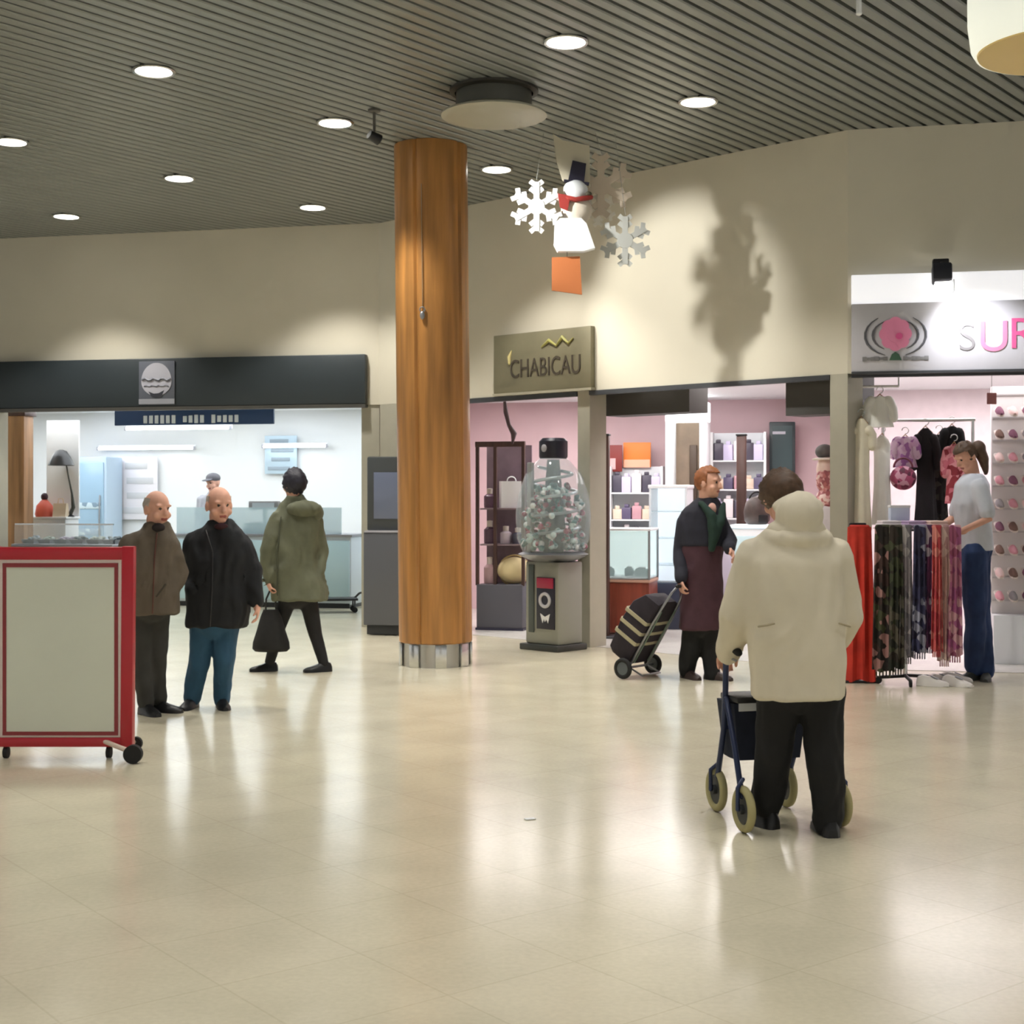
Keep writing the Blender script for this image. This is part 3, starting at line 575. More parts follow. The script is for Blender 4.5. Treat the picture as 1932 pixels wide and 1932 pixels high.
# 6 shop assistant in jeans
t, J, R, f, hc = figure('shopper in light grey t-shirt and blue jeans reaching over the scarf rack', 11.72, 1842, (1822, 862, 0, rad(-68), rad(30)),
    [(893, 1836, 15, .07, 0), (900, 1836, 24, .10, 0), (914, 1834, 31, .15, 0), (950, 1832, 34, .17, 0), (990, 1836, 32, .155, 0), (1038, 1841, 31, .15, 0)],
    [dict(p=[(1836, 918, -.17), (1846, 978, -.24), (1796, 1002, -.22)], r=(.07, .066, .05)), dict(p=[(1830, 918, .15), (1812, 978, .18), (1766, 1000, .0)], r=(.07, .064, .05))],
    [dict(p=[(1832, 1042, -.075), (1834, 1150, -.09), (1834, 1258, -.05)], yaw=rad(-55), r=(.115, .092, .078), L=.27), dict(p=[(1848, 1042, .075), (1851, 1150, .05), (1856, 1264, -.06)], yaw=rad(-20), r=(.115, .09, .076), L=.26)],
    [dict(arm=0, d=(-1, .1, -.1), n=(0, .2, -1), t=(0, 1, .2), curl=.5), dict(arm=1, d=(-1, -.2, -.05), n=(0, 0, -1), t=(0, -1, .2), curl=.5)],
    [dict(name='t_shirt', mat=fabric('light grey jersey', (208, 212, 222), vary=.05), short=True, fold=.007)],
    ('jeans', fabric('dark blue denim', (38, 58, 98), vary=.3, scale=5)), mat('grey trainer', (70, 74, 72), .6))
hair_cap('hair', R, hc, BROWNHAIR, t, 1.0, lambda x, y, z: not (y < -.3 and z < .45) and z > -.55, k=1.12, rough=.005)
mb = MB().ell(J(1846, 846, .0), (.06, .06, .065)).tube([J(1848, 850, 0), J(1856, 868, .0), J(1860, 892, 0)], [.05, .045, .02], 12); solid('ponytail', bake(mb, .008, 2, .006, 14), BROWNHAIR, t)
# 7 counter staff in the bright shop
t, J, R, f, hc = figure('shop worker with grey cap and white overall behind the glass counter', 20.6, 402, (402, 911, 0, rad(-30), rad(10)),
    [(928, 402, 9, .08, 0), (933, 402, 15, .10, 0), (940, 402, 26, .13, 0), (970, 402, 28, .15, 0), (1030, 402, 28, .15, 0), (1080, 402, 29, .15, 0)],
    [dict(p=[(380, 944, 0), (376, 978, 0), (384, 1000, -.2)], r=(.075, .065, .05)), dict(p=[(424, 944, 0), (428, 978, 0), (420, 1000, -.2)], r=(.075, .065, .05))],
    [dict(p=[(392, 1060, 0), (391, 1095, 0), (390, 1125, 0)], yaw=0), dict(p=[(412, 1060, 0), (413, 1095, 0), (414, 1125, 0)], yaw=0)],
    [dict(arm=0, d=(.2, -.8, -.3), n=(0, -.3, -1), t=(1, 0, 0)), dict(arm=1, d=(-.2, -.8, -.3), n=(0, -.3, -1), t=(-1, 0, 0))],
    [dict(name='overall', mat=fabric('white overall cloth', (176, 176, 184), vary=.05))], ('trousers', fabric('white trousers', (200, 200, 204))), BSHOE, voxel=.011, hs=1.15)
capm = fabric('grey cap cloth', (104, 102, 108))
mb = MB().ell(hc + Vector((0, .01, .07)), (.105, .12, .075)); mb.ell(hc + R @ Vector((0, -.12, .06)), (.08, .075, .012), R); solid('cap', bake(mb, .009, 2), capm, t)

def at(px, Y, z=0): return Vector((XY(px, Y), Y, z))
# ------------------------------------------------------------------ red framed notice board, lower left
Y = 8.18; mm = Y / F; t = thing('notice_board', 'blank wheeled notice board in a red frame at the lower left', 'notice board', (XY(118, Y), Y, 0))
bx = lambda px: (px - 118) * mm
bz = lambda py: H - (py - HOR) * mm
m = MB(); m.span((bx(-14), -.03, bz(1056)), (bx(254), .03, bz(1032)), bev=.008); m.span((bx(-14), -.03, bz(1408)), (bx(249), .03, bz(1390)), bev=.008)
m.box(((bx(230) + bx(254)) / 2, 0, (bz(1034) + bz(1405)) / 2), (bx(254) - bx(231), .068, bz(1031) - bz(1409)), bev=.008, rot=Matrix.Rotation(.008, 3, 'Y')); m.span((bx(-16), -.033, bz(1409)), (bx(2), .033, bz(1031)), bev=.008)
m.build('red_frame', RED, t)
m = MB(); m.span((bx(2), -.022, bz(1390)), (bx(231), .012, bz(1056))); m.build('white_border', mat('board white', (232, 220, 214), .4), t)
m = MB()
for a, b in (((bx(8), bz(1380)), (bx(15), bz(1062))), ((bx(218), bz(1380)), (bx(225), bz(1062))), ((bx(8), bz(1070)), (bx(225), bz(1062))), ((bx(8), bz(1386)), (bx(225), bz(1379)))): m.span((a[0], -.028 - (.002 if b[0] - a[0] > .3 else 0), a[1]), (b[0], -.02, b[1]))
m.build('inner_line', mat('dull red line', (138, 44, 50), .4), t)
MB().span((bx(14), -.0255, bz(1379)), (bx(219), -.018, bz(1069))).build('panel', mat('board sage', (214, 218, 204), .5, vary=.04, scale=1.5), t)
for px in (12, 206):
    l = MB().rod((bx(px), 0, bz(1402)), (bx(px), -.0, .07), .012).build('leg', mat('dark red', (110, 24, 32), .4), t)
    MB().disc((bx(px), 0, .033), .032, .025, 'X').build('caster', RUBBER, l)
l = MB().rod((bx(200), -.02, bz(1398)), (bx(262), -.16, .062), .014).build('outrigger_leg', mat('pale leg', (214, 196, 182), .4), t)
MB().disc((bx(266), -.17, .053), .052, .04, 'Y').build('wheel', RUBBER, l)
l = MB().rod((bx(200), .02, bz(1398)), (bx(232), .24, .05), .014).build('outrigger_leg', mat('pale leg', (214, 196, 182), .4), t)
MB().disc((bx(234), .25, .04), .04, .03, 'Y').build('wheel', RUBBER, l)

# ------------------------------------------------------------------ wheeled walker
Y = 6.62; t = thing('wheeled_walker', 'navy four wheeled walking frame in front of the woman in the cream coat', 'walker', (XY(1458, Y), Y, 0), rad(15))
FR = mat('walker blue', (44, 54, 86), .35, .3); OLIVE = mat('olive tyre', (164, 156, 112), .7)
for s in (-1, 1):
    MB().tube([(s * .215, .04, .80), (s * .21, .06, .60), (s * .20, .10, .42), (s * .185, .21, .17)], .014, 10).build('front_tube', FR, t)
    MB().tube([(s * .21, .05, .56), (s * .225, -.08, .36), (s * .24, -.19, .16)], .014, 10).build('rear_tube', FR, t)
    g = MB().tube([(s * .215, .05, .80), (s * .215, .0, .81), (s * .215, -.10, .79)], [.014, .017, .018], 12).build('grip', RUBBER, t)
    MB().tube([(s * .215, .05, .77), (s * .215, -.01, .755), (s * .215, -.07, .75)], .006, 8).build('brake_lever', STEEL, g)
    for x, y, nm in ((s * .235, -.2, 'rear_wheel'), (s * .18, .235, 'front_wheel')):
        wv = MB().torus((x, y, .105), .086, .019, 'X').build(nm, OLIVE, t)
        MB().disc((x, y, .105), .07, .012, 'X').disc((x, y, .105), .022, .045, 'X').build('hub', mat('dark hub', (52, 54, 56), .5), wv)
        MB().tube([(x + s * .03, y, .105), (x + s * .03, y, .2), (x, y + (.01 if y < 0 else -.03), .235)], .010, 8).build('fork', FR, t)
MB().box((0, .05, .565), (.40, .20, .03), bev=.01).build('seat', BLACK, t)
b = MB().loft([[Vector((x * (.155 + .03 * k), .12 + y * (.085 + .015 * k), .275 + .265 * k)) for x, y in ((-1, -1), (0, -1.1), (1, -1), (1.06, 0), (1, 1), (0, 1.05), (-1, 1), (-1.06, 0))] for k in (0, .04, .5, .96, 1)]).build('basket_bag', fabric('navy nylon', (30, 36, 54), .2, 12), t)
MB().box((-.09, .012, .528), (.15, .008, .045), bev=.003).build('white_label', WHITE, b)
MB().rod((-.2, .10, .42), (.2, .10, .42), .010).build('cross_bar', FR, t)
# ------------------------------------------------------------------ shopping trolley
Y = 11.85; t = thing('shopping_trolley', 'dark two wheeled shopping trolley bag with cream stripes beside the burgundy coat', 'trolley', (XY(1204, Y), Y, 0), rad(50))
def tl(x, d, s): a = rad(32); return Vector((x, -s * math.sin(a) - d * math.cos(a), .09 + s * math.cos(a) - d * math.sin(a)))   # s up the frame, d out of its front
TB = fabric('dark trolley nylon', (40, 34, 42), .25, 10)
for s in (-1, 1):
    wv = MB().torus((s * .215, 0, .088), .068, .019, 'X').build('wheel', RUBBER, t); MB().disc((s * .215, 0, .088), .06, .02, 'X').build('hub', mat('grey hub', (84, 90, 92), .5), wv)
    MB().tube([tl(s * .13, .0, -.0), tl(s * .13, 0, .45), tl(s * .09, 0, .74), tl(s * .05, 0, .80)], .010, 8).build('frame_tube', STEEL, t)
MB().rod((-.22, 0, .088), (.22, 0, .088), .010).build('axle', STEEL, t)
MB().tube([tl(-.06, 0, .80), tl(.06, 0, .80)], .016, 10).build('handle', BLACK, t)
def sec(s, hw, dp): return [tl(x * hw, -.02 - dp * (y + 1) / 2, s) for x, y in ((-1, -.9), (-.95, -1), (0, -1.05), (.95, -1), (1, -.9), (1, .9), (.9, 1), (0, 1.1), (-.9, 1), (-1, .9))]
b = MB().loft([sec(.02, .15, .18), sec(.06, .17, .22), sec(.30, .175, .24), sec(.50, .17, .22), sec(.60, .14, .16), sec(.63, .08, .08)]).build('bag', TB, t)
st = fabric('cream stripe', (176, 168, 140), .1)
for s0 in (.20, .30, .40):
    MB().loft([[Vector((q.x * 1.02, q.y, q.z)) for q in sec(s0 + k, .178, .245)] for k in (0, .03)]).build('stripe', st, b)
for s in (-1, 1): MB().tube([tl(s * .10, .004, .05), tl(s * .10, .006, .3), tl(s * .10, .006, .55)], .007, 6).build('strap', mat('grey green strap', (110, 128, 118), .6), b)
MB().tube([tl(-.13, 0, 0), tl(-.13, .14, .02), tl(.13, .14, .02), tl(.13, 0, 0)], .008, 8).build('foot_bracket', STEEL, t)

# ------------------------------------------------------------------ coin vending machine
Y = 13.98; t = thing('vending_machine', 'tall coin machine with a clear globe and steel base under the olive plaque', 'vending machine', (XY(1044, Y), Y, 0), WANG)
GP = mat('machine grey', (150, 152, 142), .45, .2)
MB().box((0, 0, .03), (.50, .44, .06), bev=.01).build('foot', mat('machine foot', (58, 60, 58), .5), t)
MB().box((0, .01, .46), (.43, .36, .80), bev=.02).build('cabinet', GP, t)
MB().box((-.13, -.175, .50), (.07, .015, .66), bev=.004).build('dark_channel', mat('channel', (74, 82, 80), .4), t)
pn = MB().box((.06, -.175, .46), (.23, .02, .50), bev=.004).build('coin_panel', mat('panel black', (30, 30, 46), .4), t)
MB().box((.06, -.188, .655), (.21, .012, .10), bev=.003).build('red_plate', mat('magenta red', (160, 30, 66), .4), pn)
MB().torus((.06, -.19, .49), .062, .016, 'Y').build('coin_dial', mat('dial pale', (196, 196, 202), .35), pn)
MB().prism([(.0, .36), (.03, .27), (.05, .31), (.06, .28), (.08, .31), (.10, .27), (.125, .36), (.06, .33)], -.192, -.186).build('white_mark', WHITE, pn)
MB().lathe([(.20, .86), (.30, .90), (.345, .93), (.30, .95), (.01, .95)], n=40).build('globe_tray', STEEL, t)
MB().lathe([(.30, .95), (.355, 1.08), (.37, 1.3), (.35, 1.5), (.28, 1.70), (.17, 1.83), (.13, 1.87)], n=40).build('globe', mat('globe glass', (214, 232, 238), .06, alpha=.30), t)
sp = []
for k in range(90):
    a = k * .32; z = 1.0 + k * .0088; r = .25 - .10 * max(0, (z - 1.45) / .4); sp.append((r * math.cos(a), r * math.sin(a), z))
MB().tube(sp, .016, 6).build('spiral_track', mat('track steel', (170, 184, 190), .3, .6), t)
MB().lathe([(.10, .95), (.12, 1.2), (.09, 1.5), (.06, 1.85)], n=20).build('inner_column', mat('inner slate', (66, 72, 84), .5), t)
MB().box((-.10, -.22, 1.35), (.055, .05, .94), bev=.008).build('front_post', mat('post steel', (176, 178, 178), .35, .6), t)
MB().lathe([(.13, 1.86), (.14, 1.88), (.14, 2.03), (.11, 2.06), (.01, 2.06)], n=28).build('top_cap', mat('cap navy', (28, 30, 48), .4), t)
MB().ell((.0, -.135, 1.96), (.035, .012, .04)).build('cap_badge', LGREY, t)
rnd = random.Random(3); m = MB()
for k in range(230):
    a = rnd.random() * 2 * PI; zz_ = .985 + rnd.random() ** 1.3 * .62; r = (.16 + rnd.random() * .15) * (1 if zz_ < 1.35 else 1 - (zz_ - 1.35) * .9); m.ell((r * math.cos(a), r * math.sin(a), zz_), .030, seg=8)
o = m.build('capsules', mat('capsule mix', (190, 220, 224), .3, pattern=((206, 230, 232), (72, 120, 124), (150, 60, 90), (230, 236, 236)), scale=14), t); o['kind'] = 'stuff'
# ------------------------------------------------------------------ grey terminal behind the column
p = at(737, 15.5); t = thing('service_terminal', 'dark grey two part terminal standing by the wall left of the column', 'terminal', (p.x, p.y, 0), WANG * .25)
MB().box((0, 0, .06), (.44, .32, .10), bev=.005).build('feet', mat('terminal foot', (48, 50, 52), .6), t)
MB().box((0, 0, .61), (.50, .38, 1.0), bev=.012).build('cabinet', mat('terminal grey', (88, 90, 96), .5), t)
MB().box((0, .02, 1.52), (.46, .30, .80), bev=.02).build('head', mat('terminal charcoal', (66, 70, 72), .45), t)
MB().box((.02, -.135, 1.50), (.34, .012, .50), bev=.004).build('screen', mat('terminal screen', (110, 118, 140), .2), t)
MB().box((0, -.02, 1.115), (.47, .36, .02)).build('ledge', LGREY, t)

# ------------------------------------------------------------------ winter decoration mobile
Y = 12.25; mm = Y / F; t = thing('snowman_mobile', 'hanging cut out snowman decoration with snowflakes above an orange card', 'decoration', (XY(1080, Y), Y, HC))
dx = lambda px: (px - 1080) * mm
dz = lambda py: H - (py - HOR) * mm - HC
CARD = mat('white card', (226, 222, 210), .7); CARDB = mat('snow card', (232, 236, 240), .6)
def card(name, pts, y, m, par=None, th=.012, lab=None): return MB().prism([(dx(a), dz(b)) for a, b in pts], y - th, y + th).build(name, m, par or t, lab)
card('backing_card', [(1044, 250), (1062, 262), (1113, 272), (1114, 345), (1108, 362), (1062, 338), (1050, 300)], .06, mat('cream card', (206, 198, 176), .7))
h = card('hat', [(1080, 303), (1106, 309), (1102, 344), (1072, 340)], .0, mat('hat black', (30, 28, 48), .6)); MB().prism([(dx(1064), dz(339)), (dx(1112), dz(345)), (dx(1111), dz(350)), (dx(1063), dz(344))], -.02, .02).build('brim', mat('hat black', (30, 28, 48), .6), h)
MB().ell((dx(1086), 0, dz(358)), (.105, .05, .085)).build('head', CARDB, t)
MB().tube([(dx(1058), -.04, dz(372)), (dx(1085), -.075, dz(380)), (dx(1114), -.04, dz(374))], .022, 8).build('scarf', mat('scarf red', (150, 46, 40), .7), t)
card('scarf_tail', [(1052, 368), (1076, 374), (1070, 400), (1056, 394)], -.06, mat('scarf red', (150, 46, 40), .7))
MB().ell((dx(1088), 0, dz(396)), (.135, .06, .12)).build('chest', mat('snow beige', (210, 200, 186), .7), t)  # chest ball in beige
MB().ell((dx(1110), -.05, dz(368)), (.028, .02, .02)).build('glove', mat('glove dark', (70, 66, 50), .7), t)
card('belly', [(1046, 424), (1056, 414), (1096, 414), (1106, 424), (1122, 470), (1100, 476), (1052, 476), (1045, 462)], -.01, CARDB, th=.05)
card('orange_card', [(1041, 486), (1094, 484), (1098, 556), (1041, 548)], .0, mat('orange card', (190, 112, 62), .7))
def flake(px, py, r, y, m):
    b = MB(); c = Vector((dx(px), y, dz(py))); b.disc(c, r * .34, .026)
    for k in range(6):
        a = PI / 6 + k * PI / 3; d = Vector((math.cos(a), 0, math.sin(a))); R_ = Matrix.Rotation(-a, 3, 'Y')
        b.box(c + d * r * .6, (r * .85, .018 + .001 * k, r * .24), rot=R_)
        for q in (.55, .85):
            for s in (-1, 1):
                a2 = a + s * .9; d2 = Vector((math.cos(a2), 0, math.sin(a2))); b.box(c + d * r * q + d2 * r * .16, (r * .36, .009 + .0011 * k + .0004 * s + .0006 * q, r * .20), rot=Matrix.Rotation(-a2, 3, 'Y'))
    return b.build('snowflake', m, t)
flake(1012, 392, .205, -.05, mat('dull white card', (202, 202, 202), .7)); flake(1135, 345, .25, .10, mat('beige card', (196, 182, 164), .7)); flake(1180, 452, .20, .04, mat('grey card', (190, 192, 188), .7)); flake(1130, 388, .14, .12, CARD)
m = MB()
for px, py in ((1052, 256), (1012, 340), (1135, 292), (1180, 405)): MB().rod((dx(px), 0, dz(py)), (dx(px) * .8, 0, 0), .0025, 5).build('thread', mat('nylon thread', (150, 150, 146), .5), t)
m.bm.free()
MB().rod((dx(1070), 0, dz(484)), (dx(1070), 0, dz(470)), .004, 5).build('thread', mat('nylon thread', (150, 150, 146), .5), t)

t = thing('paper_scrap', 'tiny white paper scrap lying on the open floor', 'paper', P(1000, 1546, 4050 / 611), .4); MB().box((0, 0, .003), (.05, .03, .004), bev=.001).build('sheet', WHITE, t)
# ------------------------------------------------------------------ bright shop on the left
CREAM = mat('cream paper', (222, 204, 178), .6)
def unit(name, label, cat, px0, px1, Y, group=None): # an upright thing spanning two columns at depth Y, local x centred, width returned
    return thing(name, label, cat, at((px0 + px1) / 2, Y), ANG, group), (px1 - px0) / F * Y
Y = 17.6; t, wd = unit('hanging_sign', 'dark blue hanging sign with pale lettering under the charcoal fascia', 'sign', 205, 526, Y); t.location.z = 2.86
MB().box((0, 0, -.34), (wd, .05, .30), bev=.008).build('board', mat('sign blue', (36, 66, 112), .4), t)
m = MB(); rnd = random.Random(5); x = -wd * .30
pm = mat('pale lettering', (228, 238, 250), .5)
for k in range(17):
    if k in (6, 11): x += .075; continue
    MB().box((x, -.03, -.42), (.05, .012, .075 + .03 * rnd.random()), bev=.004).build('lettering', pm, t); x += .075
m.bm.free()
for s in (-1, 1): MB().rod((s * wd * .42, 0, 0), (s * wd * .42, 0, -.20), .008).build('hanger_rod', STEEL, t)
def tube_light(px0, px1, Y, z, label, hang=False):
    t, wd = unit('strip_light', label, 'strip light', px0, px1, Y, 'white strip lights in the bright shop'); t.location.z = z
    MB().box((0, .03, .02), (wd + .05, .06, .07), bev=.01).build('housing', WHITE, t); MB().tube([(-wd / 2, -.025, 0), (wd / 2, -.025, 0)], .022, 10).build('tube', TUBE, t)
    for s in (-1, 1) if hang else (): MB().rod((s * wd * .3, .03, .05), (s * wd * .3, .03, 2.86 - z), .008).build('suspension_rod', STEEL, t)
    for s in (-1, 1): MB().box((s * (wd / 2 + .015), -.02, 0), (.03, .05, .06), bev=.006).build('end_cap', LGREY, t)
    return t
def backY(px, v=5.9): return on_line_y(px, v)
def on_line_y(px, v): return M(on_line(px, M(0, v), E1), v).y
for a, b, v, py, lb in ((180, 372, 5.85, 846, 'lower left white strip light on the back wall of the bright shop'), (495, 618, 5.85, 842, 'white strip light above the worker to the right, on the back wall'), (232, 440, 4.6, 808, 'upper white strip light right below the dark blue hanging sign')):
    Yb = on_line_y((a + b) / 2, v); tube_light(a, b, Yb, H - (py - HOR) * Yb / F, lb, v < 5)
Y = 17.9; t, wd = unit('timber_post', 'square timber post at the left end of the bright shop', 'post', 22, 56, Y)
MB().box((0, 0, 1.25), (wd, wd, 2.5), bev=.012).build('shaft', PWOOD, t); MB().box((0, 0, .07), (wd + .04, wd + .04, .14), bev=.01).build('base_block', DWOOD, t); MB().box((0, 0, 2.52), (wd + .05, wd + .05, .06), bev=.008).build('cap_block', DWOOD, t)
# long fish-style counter on the left
Y = 17.2; t, wd = unit('display_counter', 'low grey display counter behind the red framed board', 'counter', 20, 222, Y)
MB().box((0, .3, .44), (wd, .7, .88), bev=.01).build('base', mat('counter grey', (172, 176, 172), .5), t)
MB().box((0, .3, .06), (wd - .06, .66, .12)).build('plinth', BLACK, t)
MB().box((0, .3, .90), (wd + .04, .74, .035), bev=.008).build('worktop', STEEL, t)
MB().box((0, -.02, 1.03), (wd, .012, .24)).build('glass_front', GLASS, t)
m = MB(); MB().box((0, .0, 1.155), (wd, .03, .018)).build('glass_rail', CHROME, t); m.bm.free()
cols = ((120, 136, 146), (150, 168, 160), (168, 160, 182), (104, 122, 130), (176, 190, 186))
tr = None
for k in range(6):
    lb = ('first', 'second', 'third', 'fourth', 'fifth', 'sixth')[k]
    t2 = thing('food_tray', lb + ' tray from the left on the low grey display counter', 'tray', t.matrix_basis @ Vector((-wd / 2 + wd * (k + .5) / 6, .22, .918)), ANG, 'trays on the low grey counter')
    MB().loft([[Vector((x * r, y * r * 1.6, z)) for x, y in ((-1, -1), (1, -1), (1, 1), (-1, 1))] for r, z in ((.07, 0), (.088, .05), (.082, .05), (.066, .008))]).build('dish', STEEL, t2)
    o = MB(); rnd = random.Random(k)
    for j in range(12): o.ell(((rnd.random() - .5) * .10, (rnd.random() - .5) * .18, .045 + rnd.random() * .03), (.03, .02, .02), seg=8)
    o = o.build('food', mat('food %d' % (k % 5), cols[k % 5], .5, vary=.3, scale=20), t2); o['kind'] = 'stuff'
# small things at the left end of the counter
Y = 17.9; t, wd = unit('side_shelf', 'white shelf unit beside the timber post in the bright shop', 'shelf unit', 60, 128, Y + .35)
MB().box((0, .15, .60), (wd, .34, 1.2), bev=.01).build('body', WHITEM, t); MB().box((0, .15, 1.215), (wd + .03, .36, .03), bev=.006).build('top_board', WHITE, t); MB().box((0, .33, 1.85), (wd, .03, 1.25), bev=.006).build('back_panel', WHITE, t)
sh = t.matrix_basis.copy()
t = thing('figurine', 'small red orange figurine with a dark round head by the timber post', 'figurine', sh @ Vector((-.12, .08, 1.23)), ANG)
MB().lathe([(.11, 0), (.12, .03), (.10, .14), (.05, .20), (.03, .22)], n=24).build('gown', mat('coral red', (222, 104, 84), .5), t); MB().ell((0, 0, .255), (.045, .045, .05)).build('head', mat('dark plum', (60, 30, 40), .5), t)
t = thing('paper_bag', 'cream paper bag beside the red orange figurine', 'bag', sh @ Vector((.12, .06, 1.23)), ANG)
MB().loft([[Vector((x * .09, y * .05 * (1 - k * .5), .17 * k)) for x, y in ((-1, -1), (1, -1), (1, 1), (-1, 1))] for k in (0, .4, 1)]).build('sack', CREAM, t); MB().tube([(-.04, 0, .165), (-.03, 0, .23), (.03, 0, .23), (.04, 0, .165)], .006, 6).build('handle', CREAM, t)
t = thing('black_lamp', 'black dome lamp on a thin curved stem beside the timber post', 'lamp', sh @ Vector((.20, .14, 1.23)), ANG)
MB().tube([(0, 0, .02), (.05, 0, .12), (.03, 0, .30), (-.02, 0, .52), (-.05, 0, .68)], [.028, .026, .014, .010, .010], 8).build('stem', mat('lamp stem', (70, 72, 66), .5), t)
MB().lathe([(.02, .86), (.07, .84), (.12, .76), (.165, .66), (.16, .655), (.10, .72), (.02, .80)], c=(-.12, 0, 0), n=28).build('shade', mat('lamp black', (38, 38, 40), .3), t); MB().lathe([(.06, 0), (.06, .012), (.02, .022)], n=20).build('base', BLACK, t)
# tall pale blue fridge and posters on the back wall
Yb = on_line_y(168, 5.4); t, wd = unit('glass_fridge', 'tall pale blue glass door fridge against the back wall of the bright shop', 'fridge', 130, 208, Yb)
zt = H - (862 - HOR) * Yb / F
MB().box((0, .2, zt / 2), (wd, .55, zt), bev=.02).build('body', mat('fridge blue', (176, 196, 214), .4), t); d = MB().box((0, -.09, zt / 2 + .08), (wd - .08, .03, zt - .34), bev=.008).build('door', mat('fridge door', (150, 178, 200), .15), t); MB().tube([(wd / 2 - .09, -.12, .7), (wd / 2 - .09, -.14, 1.1), (wd / 2 - .09, -.12, 1.5)], .012, 8).build('handle', STEEL, d)
for k in range(3): MB().box((0, -.108, .5 + .42 * k), (wd - .16, .012, .10), bev=.003).build('shelf_front', mat('fridge goods', (140, 160, 176), .5, pattern=((150, 172, 190), (186, 204, 214), (120, 142, 160)), scale=12), d)
def poster(name, label, cat, px0, px1, py0, py1, v, m, m2, n=3):
    Yb = on_line_y((px0 + px1) / 2, v); t, wd = unit(name, label, cat, px0, px1, Yb); h = (py1 - py0) * Yb / F; t.location.z = H - (py1 - HOR) * Yb / F
    MB().box((0, 0, h / 2), (wd, .02, h), bev=.004).build('sheet', m, t)
    for k in range(n): MB().box((wd * (.05 * ((k * 7) % 3 - 1)), -.013, h * (k + .6) / (n + .2)), (wd * (.7 - .12 * (k % 2)), .008, h * .10), bev=.002).build('print_band', m2, t)
    return t
pg, pd = mat('poster pale', (214, 224, 232), .5), mat('poster grey', (150, 164, 176), .5)
poster('menu_poster', 'pale wall poster with grey bands on the back wall of the bright shop', 'poster', 498, 562, 822, 894, 5.93, mat('poster blue', (188, 208, 222), .5), pd, 4)
poster('tile_panel', 'white wall panel with faint grey marks, right of the pale blue fridge', 'wall panel', 222, 300, 862, 980, 5.93, mat('panel white', (232, 228, 234), .4), mat('faint grey', (206, 206, 210), .5), 4)
# glass counter on the right
Y = 19.3; t, wd = unit('glass_counter', 'pale blue glass fronted counter behind the men in the bright shop', 'counter', 300, 672, Y)
MB().box((0, .35, .50), (wd, .75, .90), bev=.01).build('base', mat('counter pale', (206, 216, 222), .35), t); MB().box((0, .33, .03), (wd - .04, .72, .07)).build('plinth', BLACK, t)
for k in range(5): MB().box((-wd / 2 + wd * (k + .5) / 5, -.035, .50), (wd / 5 - .04, .02, .80), bev=.006).build('front_panel', mat('counter aqua', (190, 218, 226), .2), t)
MB().box((0, .35, .965), (wd + .04, .80, .035), bev=.008).build('worktop', STEEL, t); MB().box((0, .02, 1.16), (wd - .3, .014, .36)).build('glass_screen', GLASSB, t)
ct = t.matrix_basis.copy()
t = thing('cash_register', 'grey cash register with a dark screen frame on the glass counter, before the worker', 'cash register', ct @ Vector(((378 - 486) * Y / F, .40, .984)), ANG)
MB().box((0, 0, .08), (.34, .34, .16), bev=.015).build('body', LGREY, t); MB().box((0, .06, .25), (.03, .03, .20)).build('stand', DGREY, t); s = MB().box((0, .05, .42), (.20, .04, .34), bev=.008).build('screen_frame', mat('screen frame', (62, 62, 62), .5), t); MB().box((0, .027, .42), (.13, .006, .26)).build('screen', mat('screen cream', (214, 206, 170), .3), s)
t = thing('weighing_scale', 'grey weighing scale with a wide head on the counter, right of black jacket man', 'scale', ct @ Vector(((470 - 486) * Y / F, .42, .984)), ANG)
MB().box((0, 0, .06), (.40, .34, .12), bev=.015).build('body', mat('scale grey', (150, 152, 156), .4), t); MB().box((0, -.02, .135), (.38, .30, .02), bev=.005).build('tray', STEEL, t); MB().box((0, .14, .22), (.05, .05, .24)).build('column', STEEL, t); h = MB().box((0, .12, .38), (.44, .10, .12), bev=.015).build('display_head', mat('scale dark', (124, 122, 120), .5), t); MB().box((0, .066, .38), (.32, .006, .07)).build('display', mat('display pale', (170, 178, 180), .3), h)
t = thing('foot_trolley', 'low black wheeled trolley base at the right end of the glass counter', 'trolley', at(628, 18.4), rad(12))
MB().box((0, 0, .17), (.62, .34, .03), bev=.008).build('deck', BLACK, t)
for sx in (-1, 1):
    for sy in (-1, 1): c = MB().rod((sx * .27, sy * .13, .16), (sx * .27, sy * .13, .07), .012).build('caster_leg', DGREY, t); MB().disc((sx * .27, sy * .13, .036), .036, .025, 'Y').build('caster', RUBBER, c)
MB().tube([(.28, 0, .18), (.34, 0, .24), (.42, 0, .26)], .014, 8).build('tow_bar', BLACK, t)

# ------------------------------------------------------------------ perfume and gift shop behind the angled wall
def glow(name, rgb, s=1.2): return mat(name, rgb, .4, emit=(rgb, s))
def wunit(name, label, cat, px0, px1, Y, group=None): return thing(name, label, cat, at((px0 + px1) / 2, Y), WANG * .35, group), (px1 - px0) / F * Y
t, wd = wunit('showcase', 'white lit glass showcase on a red brown base, beside the shopping trolley', 'showcase', 1115, 1226, 15.35)
MB().box((0, .25, .30), (wd, .55, .54), bev=.01).build('base', RWOOD, t); MB().box((0, .25, .02), (wd - .04, .5, .04)).build('plinth', DWOOD, t); MB().box((0, .25, .585), (wd + .02, .57, .03), bev=.005).build('rail', mat('rail cream', (190, 150, 130), .5), t)
MB().box((0, .50, .87), (wd - .03, .02, .52)).build('back_panel', glow('lit white panel', (228, 244, 240), .7), t); MB().box((0, .25, .615), (wd - .02, .5, .02)).build('deck', WHITE, t)
MB().box((0, .25, .865), (wd, .54, .50)).build('glass_box', GLASSB, t)
m = MB()
